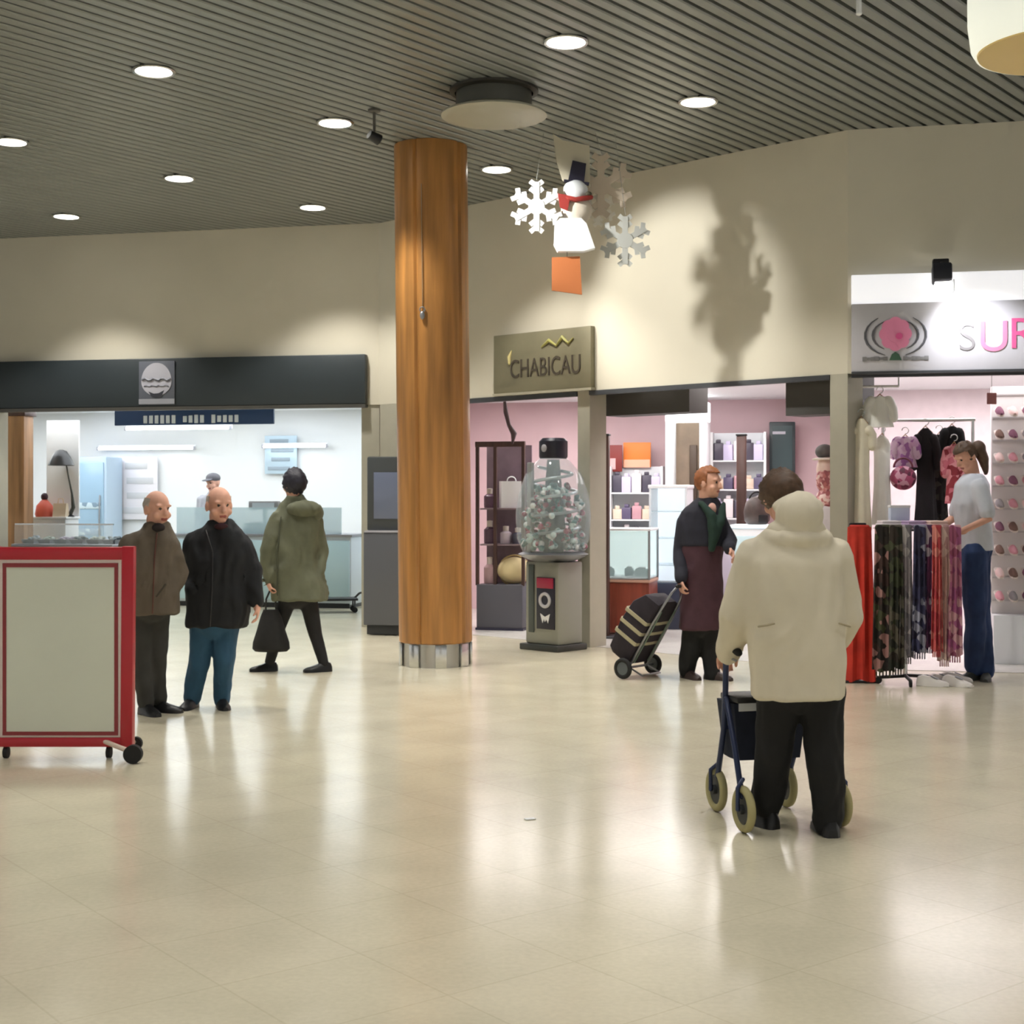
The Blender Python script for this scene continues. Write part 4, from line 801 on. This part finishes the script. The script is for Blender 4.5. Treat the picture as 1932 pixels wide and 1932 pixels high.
for x in (-1, 1):
    for y in (0, 1): MB().box((x * wd / 2, -.02 + y * .54, .87), (.022, .022, .54)).build('corner_post', STEEL, t)
m.bm.free(); MB().box((0, .25, 1.135), (wd + .02, .57, .025), bev=.004).build('top_frame', WHITE, t)
sc = t.matrix_basis.copy(); JW = mat('jewel tray green', (96, 130, 122), .4)
for k, (x, y, r) in enumerate(((-.17, .22, .06), (.04, .30, .05), (.19, .22, .075))):
    j = thing('jewel_tray', ('left', 'middle', 'right')[k] + ' of three small green display trays inside the lit showcase on red brown base', 'tray', sc @ Vector((x, y, .626)), WANG * .35, 'trays inside the lit showcase')
    MB().lathe([(r, 0), (r * 1.1, .05), (r * .9, .08), (r * .3, .09)], n=20).build('pad', JW, j); MB().torus((0, 0, .095), r * .5, .008, 'Z').build('necklace', CHROME, j)
t, wd = wunit('tall_cabinet', 'tall white lit cabinet on a dark navy base behind the trolley handle', 'cabinet', 1224, 1296, 16.0)
MB().box((0, .25, .26), (wd, .5, .52), bev=.01).build('base', mat('navy base', (48, 54, 74), .5), t); MB().box((0, .48, 1.05), (wd - .02, .03, 1.06)).build('back_panel', glow('lit cabinet panel', (226, 236, 246), .7), t); MB().box((0, .25, 1.60), (wd + .02, .52, .04), bev=.006).build('top', WHITE, t)
for x in (-1, 1): MB().box((x * (wd / 2 - .012), .25, 1.05), (.024, .5, 1.06)).build('side_panel', WHITEM, t)
for z in (.72, 1.02, 1.32): MB().box((0, .24, z), (wd - .05, .44, .012)).build('shelf', GLASSB, t)
MB().box((0, .0, 1.05), (wd - .03, .01, 1.04)).build('glass_door', GLASS, t)
t, wd = wunit('white_counter', 'white counter standing between burgundy coat and cream coat women', 'counter', 1380, 1448, 15.2)
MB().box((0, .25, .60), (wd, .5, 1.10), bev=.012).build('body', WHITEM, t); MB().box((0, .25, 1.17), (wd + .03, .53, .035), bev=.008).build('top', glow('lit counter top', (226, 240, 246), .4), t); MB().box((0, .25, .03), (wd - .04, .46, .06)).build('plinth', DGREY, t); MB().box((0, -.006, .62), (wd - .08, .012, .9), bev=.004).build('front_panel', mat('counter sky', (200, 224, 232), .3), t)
wc = t.matrix_basis.copy()
t = thing('handbag', 'dark brown rounded handbag standing on the white counter left of cream hood', 'handbag', wc @ Vector((.06, .2, 1.19)), 0)
MB().lathe([(.10, 0), (.135, .04), (.145, .14), (.12, .24), (.07, .29), (.01, .30)], n=28, sy=.7).build('pouch', mat('brown hide', (74, 62, 58), .5, vary=.2, scale=18), t); MB().torus((0, 0, .27), .08, .010, 'Y', a0=0, a1=PI).build('handle', BLACK, t); MB().box((.05, -.105, .06), (.10, .02, .09), bev=.01).build('flap', BLACK, t)
for px, py0, Y, lb in ((1141, 822, 15.1, 'tall dark post standing behind the left lit showcase'), (1399, 822, 16.3, 'tall dark post rising behind the white counter')):
    t, wd = wunit('display_post', lb, 'post', px - 10, px + 10, Y, 'dark posts in the gift shop'); z = H - (py0 - HOR) * Y / F
    MB().box((0, 0, z / 2), (wd * .9, .08, z), bev=.012).build('shaft', DWOOD, t); MB().box((0, 0, .012), (.34, .30, .024), bev=.004).build('base_plate', DGREY, t); MB().box((0, 0, z + .008), (wd, .10, .02), bev=.004).build('cap', BLACK, t)
# lit portal display
Y = 17.4; t, wd = wunit('lit_display', 'tall white framed display with a lit header above the ginger hair woman', 'display stand', 1255, 1332, Y); z = lambda py: H - (py - HOR) * Y / F
MB().box((0, .2, .50), (wd, .4, 1.0), bev=.01).build('lower_cabinet', WHITEM, t)
for s in (-1, 1): MB().box((s * (wd / 2 - .04), .2, (1.0 + z(795)) / 2), (.08, .4, z(795) - 1.0), bev=.006).build('side_post', WHITE, t)
MB().box((0, .2, (z(795) + z(757)) / 2), (wd, .42, z(757) - z(795)), bev=.01).build('lit_header', glow('lit header', (248, 252, 252), 1.6), t)
bk = MB().box((0, .36, (1.0 + z(795)) / 2), (wd - .16, .04, z(795) - 1.0)).build('niche_back', mat('niche taupe', (128, 110, 92), .6, vary=.2, scale=4), t)
MB().box((.05, .32, 1.75), (.09, .05, .75), bev=.01).build('dark_panel', mat('niche dark', (66, 50, 36), .5), t); MB().box((-.10, .30, 1.12), (.12, .10, .22), bev=.02).build('dark_box', mat('niche box', (48, 40, 40), .5), t)
# back wall pieces
Yb = on_line_y(1200, 2.6); t, wd = unit('orange_sign', 'orange sign panel on the pink wall above the left lit showcase', 'sign', 1176, 1228, Yb); t.location.z = H - (882 - HOR) * Yb / F
MB().box((0, 0, .16), (wd, .03, .32), bev=.006).build('panel', ORANGE, t); MB().box((0, -.018, .05), (wd - .02, .01, .10)).build('lower_band', mat('peach', (240, 180, 150), .5), t)
t, wd = unit('red_sign', 'small dark red panel on the pink wall just left of orange sign', 'sign', 1148, 1174, Yb - .02); t.location.z = H - (890 - HOR) * Yb / F
MB().box((0, 0, .17), (wd, .03, .34), bev=.006).build('panel', mat('dark red panel', (126, 44, 40), .5), t); MB().box((-.03, -.018, .10), (wd * .4, .01, .14)).build('pale_patch', mat('pale pink', (214, 170, 170), .5), t)
Yb = on_line_y(1476, 2.6); t, wd = unit('dark_screen', 'tall dark teal screen on the pink wall above the cream coat woman', 'screen', 1452, 1500, Yb); zz = lambda py: H - (py - HOR) * Yb / F; t.location.z = zz(900); h = zz(796) - zz(900)
MB().box((0, 0, h / 2), (wd, .06, h), bev=.012).build('frame', mat('teal black', (48, 60, 62), .4), t); MB().box((0, -.033, h / 2), (wd - .07, .008, h - .1)).build('glass', mat('teal glass', (62, 78, 80), .15), t); MB().box((-.04, -.039, h * .8), (wd * .5, .006, .035)).build('pale_caption', LGREY, t)
# shelf units with goods against the back wall
gc = [((206, 198, 226), 'lilac'), ((92, 84, 112), 'plum'), ((240, 232, 234), 'white'), ((196, 150, 160), 'rose'), ((74, 70, 84), 'slate'), ((226, 206, 186), 'beige')]
goods = []
for k, (c, nm) in enumerate(gc):
    hgt = (.20, .15, .24, .17, .22, .13)[k]; b = MB().box((0, 0, hgt / 2), (.12, .09, hgt), bev=.012); b.box((0, 0, hgt + .02), (.06, .05, .045), bev=.01)
    goods.append(b.mesh('gift_box')); goods[-1].materials.append(mat(nm + ' gift', c, .4))
def shelf(label, px0, px1, Y, z0, rows, step, per, group):
    t, wd = unit('gift_shelf', label, 'shelf unit', px0, px1, Y)
    MB().box((0, .30, (z0 + rows * step) / 2), (wd, .03, z0 + rows * step)).build('back_panel', WHITEM, t); MB().box((0, .16, z0 / 2), (wd, .30, z0), bev=.008).build('drawer_base', mat('shelf lilac', (186, 178, 192), .5), t)
    for s in (-1, 1): MB().box((s * (wd / 2 + .015), .16, (z0 + rows * step) / 2), (.03, .32, z0 + rows * step)).build('side_panel', WHITE, t)
    for r in range(rows):
        if r: MB().box((0, .16, z0 + r * step), (wd, .28, .018)).build('shelf_board', WHITE, t)
        for k in range(per):
            i = (r * 5 + k * 2 + int(px0)) % 6; o = bpy.data.objects.new('gift_box', goods[i]); C.objects.link(o)
            o.location = t.matrix_basis @ Vector((-wd / 2 + wd * (k + .5) / per, .13, z0 + r * step + (.010 if r else .001))); o.rotation_euler = (0, 0, ANG + (i - 2) * .1)
            tag(o, '%s gift box, %s from the left on the %s shelf of %s' % (gc[i][1], ('first', 'second', 'third', 'fourth', 'fifth', 'sixth')[k], ('lowest', 'second lowest', 'third', 'fourth')[r], label.split(' in ')[0].split(' behind ')[0]), 'gift box', group)
shelf('left gift shelf behind the orange sign', 1152, 1246, on_line_y(1200, 2.35) - .0, .85, 3, .34, 5, 'gift boxes on the left shelf')
shelf('right gift shelf behind the dark post', 1345, 1440, on_line_y(1390, 2.35), .85, 4, .36, 5, 'gift boxes on the right shelf')
# mannequin with patterned scarf, behind the cream coat woman
Y = 13.2; J = Joints(1546, Y); t = thing('mannequin', 'display mannequin with pink patterned headscarf beside the right pier of the gift shop', 'mannequin', at(1546, Y))
mb = MB(); torso_rings(mb, J, [(948, 1562, 12, .07, 0), (960, 1563, 30, .11, 0), (1000, 1563, 30, .13, 0), (1060, 1562, 27, .12, 0), (1090, 1562, 30, .13, 0)], .1); solid('torso', bake(mb, .014, 3, .008), fabric('pale grey blouse', (214, 210, 212), .05), t)
MB().rod((0.01, 0, .02), (0.01, 0, .75), .018).build('stand_pole', STEEL, t); MB().lathe([(.17, 0), (.17, .015), (.03, .03)], n=28).build('stand_base', STEEL, t)
mb = MB(); mb.ell(J(1558, 885, 0), (.085, .10, .13)); mb.tube([J(1556, 930, 0), J(1562, 955, 0)], .05, 10); solid('head', bake(mb, .01, 3), mat('mannequin skin', (226, 198, 186), .5), t)
mb = MB().ell(J(1560, 905, -.035), (.105, .09, .13)).ell(J(1564, 940, -.03), (.12, .10, .10)); solid('headscarf', bake(mb, .011, 3, .014, 10), mat('rose scarf print', (206, 150, 150), .8, pattern=((214, 160, 158), (160, 92, 96), (232, 206, 200), (190, 120, 120)), scale=30), t)
MB().ell(J(1556, 852, .01), (.085, .095, .07)).build('grey_hat', mat('hat grey', (92, 88, 86), .8), t); MB().lathe([(.12, 0), (.125, .012), (.09, .02)], c=J(1558, 868, 0), n=28).build('white_brim', mat('brim white', (236, 226, 216), .7), t)
# things seen through the opening beside the column
Y = 15.9; t, wd = wunit('shop_window_stand', 'dark wooden window stand with shelves, seen right of the wooden column', 'display stand', 898, 988, Y); z = lambda py: H - (py - HOR) * Y / F
MB().box((0, .2, .26), (wd, .45, .50), bev=.01).build('plinth', mat('plinth slate', (84, 84, 92), .5), t); MB().box((0, .2, .015), (wd + .02, .47, .03)).build('kick_board', mat('kick navy', (44, 42, 62), .5), t)
for s in (-1, -.22, 1): MB().box((s * wd / 2, .02, (.5 + z(835)) / 2), (.035, .035, z(835) - .5)).build('upright', DWOOD, t)
MB().box((0, .02, z(838)), (wd + .04, .05, .06)).build('top_rail', DWOOD, t); MB().box((0, .40, (.5 + z(838)) / 2), (wd, .02, z(838) - .5)).build('back_panel', mat('mauve back', (122, 104, 116), .6, vary=.15, scale=5), t)
for zz_ in (.95, 1.35): MB().box((0, .22, zz_), (wd - .04, .34, .018)).build('shelf', mat('shelf mauve', (150, 132, 140), .5), t)
ws = t.matrix_basis.copy()
t = thing('cushion', 'pale yellow round cushion on the plinth of the dark window stand', 'cushion', ws @ Vector((.12, .17, .512)), 0); MB().ell((0, 0, .15), (.19, .10, .15)).build('cover', mat('butter cloth', (226, 208, 160), .8), t); MB().torus((0, 0, .15), .17, .010, 'Y').build('piping', mat('cushion piping', (190, 168, 120), .7), t)
t = thing('white_bag', 'white gift bag on the upper shelf of the dark window stand', 'bag', ws @ Vector((.08, .17, 1.361)), .2)
MB().loft([[Vector((x * .12, y * .06, .30 * k)) for x, y in ((-1, -1), (1, -1), (1, 1), (-1, 1))] for k in (0, .5, 1)]).build('sack', WHITE, t); MB().torus((0, -.04, .30), .05, .006, 'Y', a0=0, a1=PI).build('handle', WHITE, t)
for k, (x, zz_, h_, c, nm) in enumerate(((-.17, 1.361, .22, (110, 84, 104), 'plum'), (-.17, .961, .26, (92, 72, 88), 'dark plum'), (.02, .961, .2, (216, 206, 220), 'pale lilac'), (.16, .961, .18, (96, 96, 116), 'slate blue'), (-.17, .512, .3, (196, 164, 168), 'dusty pink'))):
    t = thing('perfume_bottle', nm + ' perfume bottle in the dark window stand', 'bottle', ws @ Vector((x, .18, zz_)), 0, 'perfume bottles in the window stand')
    MB().lathe([(.06, 0), (.065, .02), (.065, h_ * .6), (.03, h_ * .72)], n=20).build('flask', mat(nm + ' glass', c, .2), t); MB().lathe([(.032, h_ * .72), (.034, h_ * .98), (.01, h_)], n=16).build('stopper', mat('stopper pale', (206, 196, 190), .4), t)
Y = 15.6; p = at(955, Y, H - (752 - HOR) * Y / F); t = thing('hanging_ribbon', 'dark twisted ribbon hanging under the olive plaque, right of the column', 'ribbon', p)
mm = Y / F; MB().tube([(0, 0, .10), (-.02, 0, 0), (-.005, .01, -25 * mm), (.03, 0, -50 * mm), (.085, .01, -66 * mm), (.07, 0, -84 * mm)], [.006, .014, .026, .022, .036, .012], 10).build('twist', mat('ribbon plum', (74, 58, 60), .6), t); MB().torus((0, 0, .105), .015, .004, 'Y').build('hook_ring', STEEL, t)

# ------------------------------------------------------------------ clothes boutique on the right
def garment(name, label, cat, px, py0, py1, hw, Y, m, sleeves=.5, group=None, flare=1.15, depth=.07, lm=None):
    t = thing(name, label, cat, at(px, Y, H - (py0 - HOR) * Y / F), ANG, group); mm = Y / F; w_ = hw * mm; h = (py1 - py0) * mm; rings = []
    rnd = random.Random(int(px) + int(py0)); ph = rnd.random() * 6
    for q, ww in ((0, .30), (.05, .75), (.10, .98), (.25, .92), (.5, .90), (.75, 1.0), (1, flare)):
        r = []
        for k in range(36):
            a = 2 * PI * k / 36; f_ = 1 + (.10 * q) * math.sin(7 * a + ph); r.append(Vector((w_ * ww * math.cos(a) * f_, depth * (.5 + .5 * q) * math.sin(a) * f_, -q * h)))
        rings.append(r)
    b = MB().loft(rings).build('cloth', m, t)
    if sleeves:
        for s in (-1, 1): MB().tube([(s * w_ * .75, 0, -.09 * h - .02), (s * w_ * 1.10, .01, -h * sleeves * .6), (s * w_ * 1.18, -.01, -h * sleeves)], [.05, .045, .04], 10).build('sleeve', m, t)
    MB().tube([(-w_ * .7, 0, -.04), (0, 0, .02), (w_ * .7, 0, -.04)], .006, 6).build('hanger', PWOOD, t); MB().torus((0, 0, .055), .028, .004, 'Y', a0=-PI / 2, a1=PI).build('hanger_hook', CHROME, t)
    return t
SY = 12.55
whitec = fabric('white cotton', (240, 238, 232), .03)
garment('blouse', 'white short blouse hanging highest beside the pale pier of the boutique', 'blouse', 1660, 748, 806, 21, 12.3, whitec, .7)
garment('nightdress', 'cream long nightdress hanging closest to the pale pier of the boutique', 'nightdress', 1625, 790, 1000, 17, 12.25, fabric('ivory cotton', (226, 218, 196), .05), .25)
garment('nightdress', 'white sleeveless nightdress hanging below the white short blouse', 'nightdress', 1664, 822, 990, 16, 12.4, whitec, 0)
for px, Y, z, w2 in ((1646, 12.35, 2.44, .42),):
    t = thing('wall_rail', 'short chrome rail holding the white garments in the boutique', 'rail', at(px, Y, z), ANG)
    MB().rod((-.2, 0, 0), (.22, 0, 0), .012).build('bar', CHROME, t); MB().rod((-.2, 0, 0), (-.2, .0, .27), .008).build('drop_rod', CHROME, t); MB().rod((.22, 0, 0), (.22, 0, .27), .008).build('drop_rod', CHROME, t)
garment('top', 'lilac frilly top on the boutique rail above the magenta bag', 'top', 1708, 824, 882, 18, SY, mat('lilac print', (214, 168, 208), .8, pattern=((220, 176, 214), (170, 110, 176), (232, 202, 226)), scale=26), .6)
garment('dress', 'long black dress on the boutique rail left of the assistant', 'dress', 1746, 808, 988, 18, SY, fabric('black cloth', (26, 22, 26), .3), .4)
garment('dress', 'charcoal patterned dress on the boutique rail between two black garments', 'dress', 1772, 820, 990, 15, SY + .12, mat('charcoal print', (58, 56, 52), .8, pattern=((40, 38, 38), (70, 68, 62), (24, 22, 24)), scale=22), .4)
garment('jacket', 'black jacket on the boutique rail directly above head of the assistant', 'jacket', 1796, 804, 900, 16, SY + .05, fabric('ink black cloth', (18, 17, 20), .3), .8)
garment('shirt', 'pink and red shirt on the boutique rail in front of the assistant face', 'shirt', 1800, 838, 950, 14, SY - .22, mat('rose print', (196, 92, 108), .8, pattern=((206, 110, 124), (150, 50, 60), (226, 150, 156)), scale=22), .5)
t = thing('garment_rail', 'chrome garment rail carrying the black dresses in the boutique', 'rail', at(1750, SY, 0), ANG)
for s in (-1, 1): MB().rod((s * .38, 0, .02), (s * .38, 0, 2.16), .014).build('upright', CHROME, t); MB().tube([(s * .38, -.22, .02), (s * .38, .22, .02)], .015, 8).build('foot_bar', CHROME, t)
MB().rod((-.40, 0, 2.16), (.40, 0, 2.16), .014).build('hanging_bar', CHROME, t)
t = thing('handbag', 'magenta patterned handbag hanging under the lilac top', 'handbag', at(1704, SY - .2, H - (926 - HOR) * SY / F), 0)
MB().ell((0, 0, .11), (.115, .06, .105)).build('pouch', mat('magenta print', (160, 66, 100), .6, pattern=((170, 76, 110), (120, 40, 70), (206, 150, 170), (90, 36, 60)), scale=22), t); MB().torus((0, 0, .2), .08, .009, 'Y', a0=0, a1=PI).build('handle', mat('magenta strap', (110, 40, 64), .5), t)
# scarf rack in front of the boutique
Y = 11.45; RP = at(1715, Y); zr = 1.225; t = thing('scarf_rack', 'chrome floor rack full of long scarves in front of the boutique', 'rack', RP, ANG * .5)
x0, x1 = (1652 - 1715) * Y / F, (1806 - 1715) * Y / F
MB().rod((x0, 0, zr), (x1, 0, zr), .013).build('top_bar', CHROME, t); MB().rod((-.03, 0, .05), (-.03, 0, zr), .018).build('post', CHROME, t)
for s in (-1, 1): 
    MB().tube([(-.03, s * .02, .06), (-.03 + s * .20, s * .05, .05)], .014, 8).build('foot_arm', BLACK, t); c = MB().disc((-.03 + s * .22, s * .05, .03), .03, .02, 'Y').build('caster', RUBBER, t)
MB().tube([(-.03, 0, .06), (-.03, -.24, .05)], .014, 8).build('foot_arm', BLACK, t); MB().disc((-.03, -.25, .03), .03, .02, 'X').build('caster', RUBBER, t)
MB().box((0.02, .02, zr + .012), (.56, .26, .012), bev=.003).build('top_board', mat('board pink', (222, 206, 214), .5), t)
rm = t.matrix_basis.copy()
def scarf(label, px, hw, py1, m, dy=-.14, name='scarf', cat='scarf', group='scarves on the chrome rack', top=None):
    mm = Y / F; zt = (top or zr + .03); w_ = hw * mm; rnd = random.Random(int(px * 3)); ph = rnd.random() * 6; zb = H - (py1 - HOR) * mm
    t = thing(name, label, cat, rm @ Vector(((px - 1715) * mm, dy, 0)), ANG * .5, group); rings = []
    for k in range(13):
        q = k / 12; z = zt + (zb - zt) * q; r = []
        for i in range(40):
            a = 2 * PI * i / 40; u = math.cos(a); fold = .018 * math.sin(u * 9 + ph + q * 1.5) * min(1, q * 3)
            r.append(Vector((w_ * (1.0 + .40 * q) * u, .022 * math.sin(a) + fold, z + .012 * math.sin(u * 5 + ph) * q)))
        rings.append(r)
    MB().loft(rings).build('drape', m, t)
    MB().tube([Vector((-w_ * .7, 0, zt)), Vector((w_ * .7, 0, zt))], .016, 8).build('folded_edge', m, t)
    if name == 'scarf':
        for k in range(5): MB().tube([(-w_ * .8 + w_ * .4 * k, .0, zb + .02), (-w_ * .8 + w_ * .4 * k, .004, zb - .05)], .006, 5).build('fringe', m, t)
    return t
def pr(n, *cs, sc=16): return mat(n, cs[0], .85, pattern=cs, scale=sc)
scarf('darkest scarf on the rack, brown with dull rose blotches, at its left end', 1662, 15, 1262, pr('brown rose print', (62, 44, 40), (40, 34, 30), (158, 116, 112), (70, 72, 50), (30, 24, 22)))
scarf('moss green and black scarf, second from left on the rack', 1684, 12, 1256, pr('moss print', (66, 70, 50), (36, 38, 30), (90, 84, 72), (48, 40, 34)), -.17)
scarf('silver grey scarf beside the chrome post of the rack', 1704, 10, 1236, pr('silver print', (160, 152, 158), (120, 116, 124), (186, 180, 182)), -.15)
scarf('navy scarf with pale specks in the middle of the rack', 1728, 11, 1226, pr('navy print', (44, 44, 70), (58, 58, 90), (150, 150, 170), (40, 36, 60)), -.17)
scarf('plum and white scarf just right of the navy scarf', 1744, 9, 1216, pr('plum print', (120, 70, 110), (90, 60, 96), (200, 190, 204)), -.14)
scarf('bright coral red scarf on the rack', 1758, 8, 1222, pr('coral print', (206, 96, 96), (184, 70, 78), (222, 140, 132)), -.18)
scarf('pale beige pink scarf right of the coral red scarf', 1773, 9, 1240, pr('beige print', (206, 170, 164), (190, 150, 150), (222, 196, 190)), -.15)
scarf('mauve pink scarf at the right end of the rack', 1792, 11, 1232, pr('mauve print', (190, 126, 150), (170, 96, 140), (216, 170, 180), (150, 80, 110)), -.16)
scarf('long red dress with dark orange skirt hanging left of the scarf rack', 1622, 22, 1284, mat('red dress cloth', (196, 52, 38), .8, vary=.25, scale=5), -.04, 'dress', 'dress', None, 1.25)
t = thing('garment_stand', 'slim black stand carrying the long red dress', 'stand', rm @ Vector(((1622 - 1715) * Y / F, .06, 0)), 0)
MB().rod((0, 0, .02), (0, 0, 1.27), .012).build('pole', BLACK, t); MB().tube([(-.06, 0, 1.27), (.06, 0, 1.27)], .010, 8).build('cross_bar', BLACK, t); MB().box((0, 0, .01), (.30, .22, .02), bev=.004).build('base', BLACK, t)
for k, (x, c, lb) in enumerate(((-.16, (236, 226, 232), 'white folded cloth on the left of the rack top'), (.03, (206, 180, 214), 'lilac folded cloth in the middle of the rack top'), (.19, (236, 206, 196), 'peach folded cloth under the hands of the assistant'))):
    t = thing('folded_cloth', lb, 'cloth', rm @ Vector((x, .0, zr + .019)), .1 * k); MB().box((0, 0, .018), (.17, .20, .034), bev=.014).build('lower_fold', fabric('cloth %d' % k, c, .05), t); MB().box((.004, .0, .045), (.155, .18, .022), bev=.010).build('upper_fold', fabric('cloth %d' % k, c, .05), t)
t = thing('gift_carton', 'pale blue white carton standing at the back of the rack top', 'carton', rm @ Vector((-.06, .11, zr + .019)), .2); MB().box((0, 0, .08), (.17, .05, .16), bev=.005).build('body', mat('carton ice', (206, 216, 236), .5), t); MB().box((0, 0, .168), (.176, .056, .02), bev=.004).build('lid', WHITE, t)
# white trainers below the rack
def trainer(name, label, p, rz, m):
    t = thing(name, label, 'shoe', p, rz, 'white shoes under the scarf rack'); s = shoe('upper', Vector((0, 0, 0)), 0, m, t, .25)
    MB().box((0, -.055, .009), (.082, .25, .016), bev=.007).build('sole', mat('sole white', (226, 222, 218), .6), t); MB().box((0, -.07, .070), (.035, .06, .01), bev=.004, rot=Matrix.Rotation(.35, 3, 'X')).build('laces', LGREY, t)
wl = mat('white leather', (232, 226, 222), .5)
for k, (x, y, rz, lb) in enumerate(((.10, -.16, 1.2, 'white shoe lying foremost under the scarf rack'), (.20, -.05, 1.9, 'white shoe under the scarf rack beneath the coral red scarf'), (.30, -.13, .8, 'white shoe nearest the jeans under the scarf rack'), (.33, .08, 1.5, 'white shoe farthest back under the scarf rack'))): trainer('trainer', lb, rm @ Vector((x, y, 0)), rz, wl)
# slipper wall at the right edge
v = V2 + .95; ua = on_line(1872, M(0, v), E1); p = M(ua + .75, v); t = thing('slipper_wall', 'white slatted display wall covered with rows of slippers at the right edge', 'display wall', p, ANG)
MB().box((0, .06, .22), (1.5, .30, .44), bev=.01).build('plinth', WHITE, t); MB().box((0, .10, 1.46), (1.5, .05, 2.04), bev=.006).build('panel', mat('slat white', (236, 230, 230), .5), t)
for k in range(10): MB().box((0, .07, .56 + .205 * k), (1.48, .014, .014)).build('slat_rail', mat('slat grey', (206, 200, 202), .4, .3), t)
pm_ = t.matrix_basis.copy()
sl_cols = [('rose', (214, 150, 160)), ('brown', (120, 92, 82)), ('grey', (150, 144, 146)), ('blush', (232, 200, 196)), ('plum', (130, 84, 104))]; protos = []
for nm, c in sl_cols:
    t = thing('slipper', nm + ' slipper on the white slipper wall', 'slipper', (0, 0, 0), 0, 'slippers on the white wall')
    MB().loft([[Vector((x * w_, y, z)) for x in (-1, -.6, 0, .6, 1)] + [Vector((x * w_, y, z + .016)) for x in (1, .6, 0, -.6, -1)] for y, w_, z in ((.09, .012, 0), (.075, .026, 0), (.02, .028, 0), (-.04, .034, 0), (-.085, .03, 0), (-.105, .012, 0))]).build('sole', mat('slipper sole', (226, 214, 206), .7), t)
    MB().loft([[Vector((math.cos(a) * w_, y, .014 + h_ * math.sin(a))) for a in [PI * k / 8 for k in range(9)]] for y, w_, h_ in ((.0, .034, .046), (-.04, .037, .044), (-.08, .032, .034), (-.104, .012, .02))], closed=True).build('upper', mat(nm + ' felt', c, .9), t)
    protos.append(t)
words_ = ('lowest', 'second', 'third', 'fourth', 'fifth', 'sixth', 'seventh', 'eighth', 'top'); cols_ = ('first', 'second', 'third', 'fourth', 'fifth')
tilt = Matrix.Rotation(.45, 4, 'X'); used = set()
for r in range(9):
    for k in range(5):
        i = (r * 3 + k * 2 + (r * k) % 3) % 5; q = protos[i]; pos = pm_ @ Vector((-.70 + .115 * k, -.035, .60 + .205 * r))
        lb = '%s slipper, %s row from the bottom, %s from the left on the white slipper wall' % (sl_cols[i][0], words_[r], cols_[k])
        if i not in used: used.add(i); o = q; o.location = pos; o['label'] = lb
        else: o = dup(q, pos, None, lb)
        o.rotation_euler = (.42, 0, ANG + .12)
# red price tag hanging, boutique ceiling spot bar
t = thing('hanging_tag', 'small dull red tag hanging in the boutique near the slipper wall', 'tag', at(1871, 12.4, 2.72), 0); z1 = H - (742 - HOR) * 12.4 / F - 2.72; MB().rod((0, 0, 0), (0, 0, z1), .003, 5).build('thread', mat('nylon thread', (150, 150, 146), .5), t); MB().box((0, 0, z1 - .045), (.085, .012, .10), bev=.006).build('tag_card', mat('tag red', (156, 100, 100), .6), t)
t = thing('strip_light', 'white strip light at the boutique ceiling under the silver sign', 'strip light', M(uR(1822), V2 + .55, 2.70), ANG); MB().box((0, 0, -.02), (.55, .09, .05), bev=.01).build('housing', WHITE, t); MB().box((0, 0, -.05), (.50, .06, .015), bev=.004).build('lens', TUBE, t)
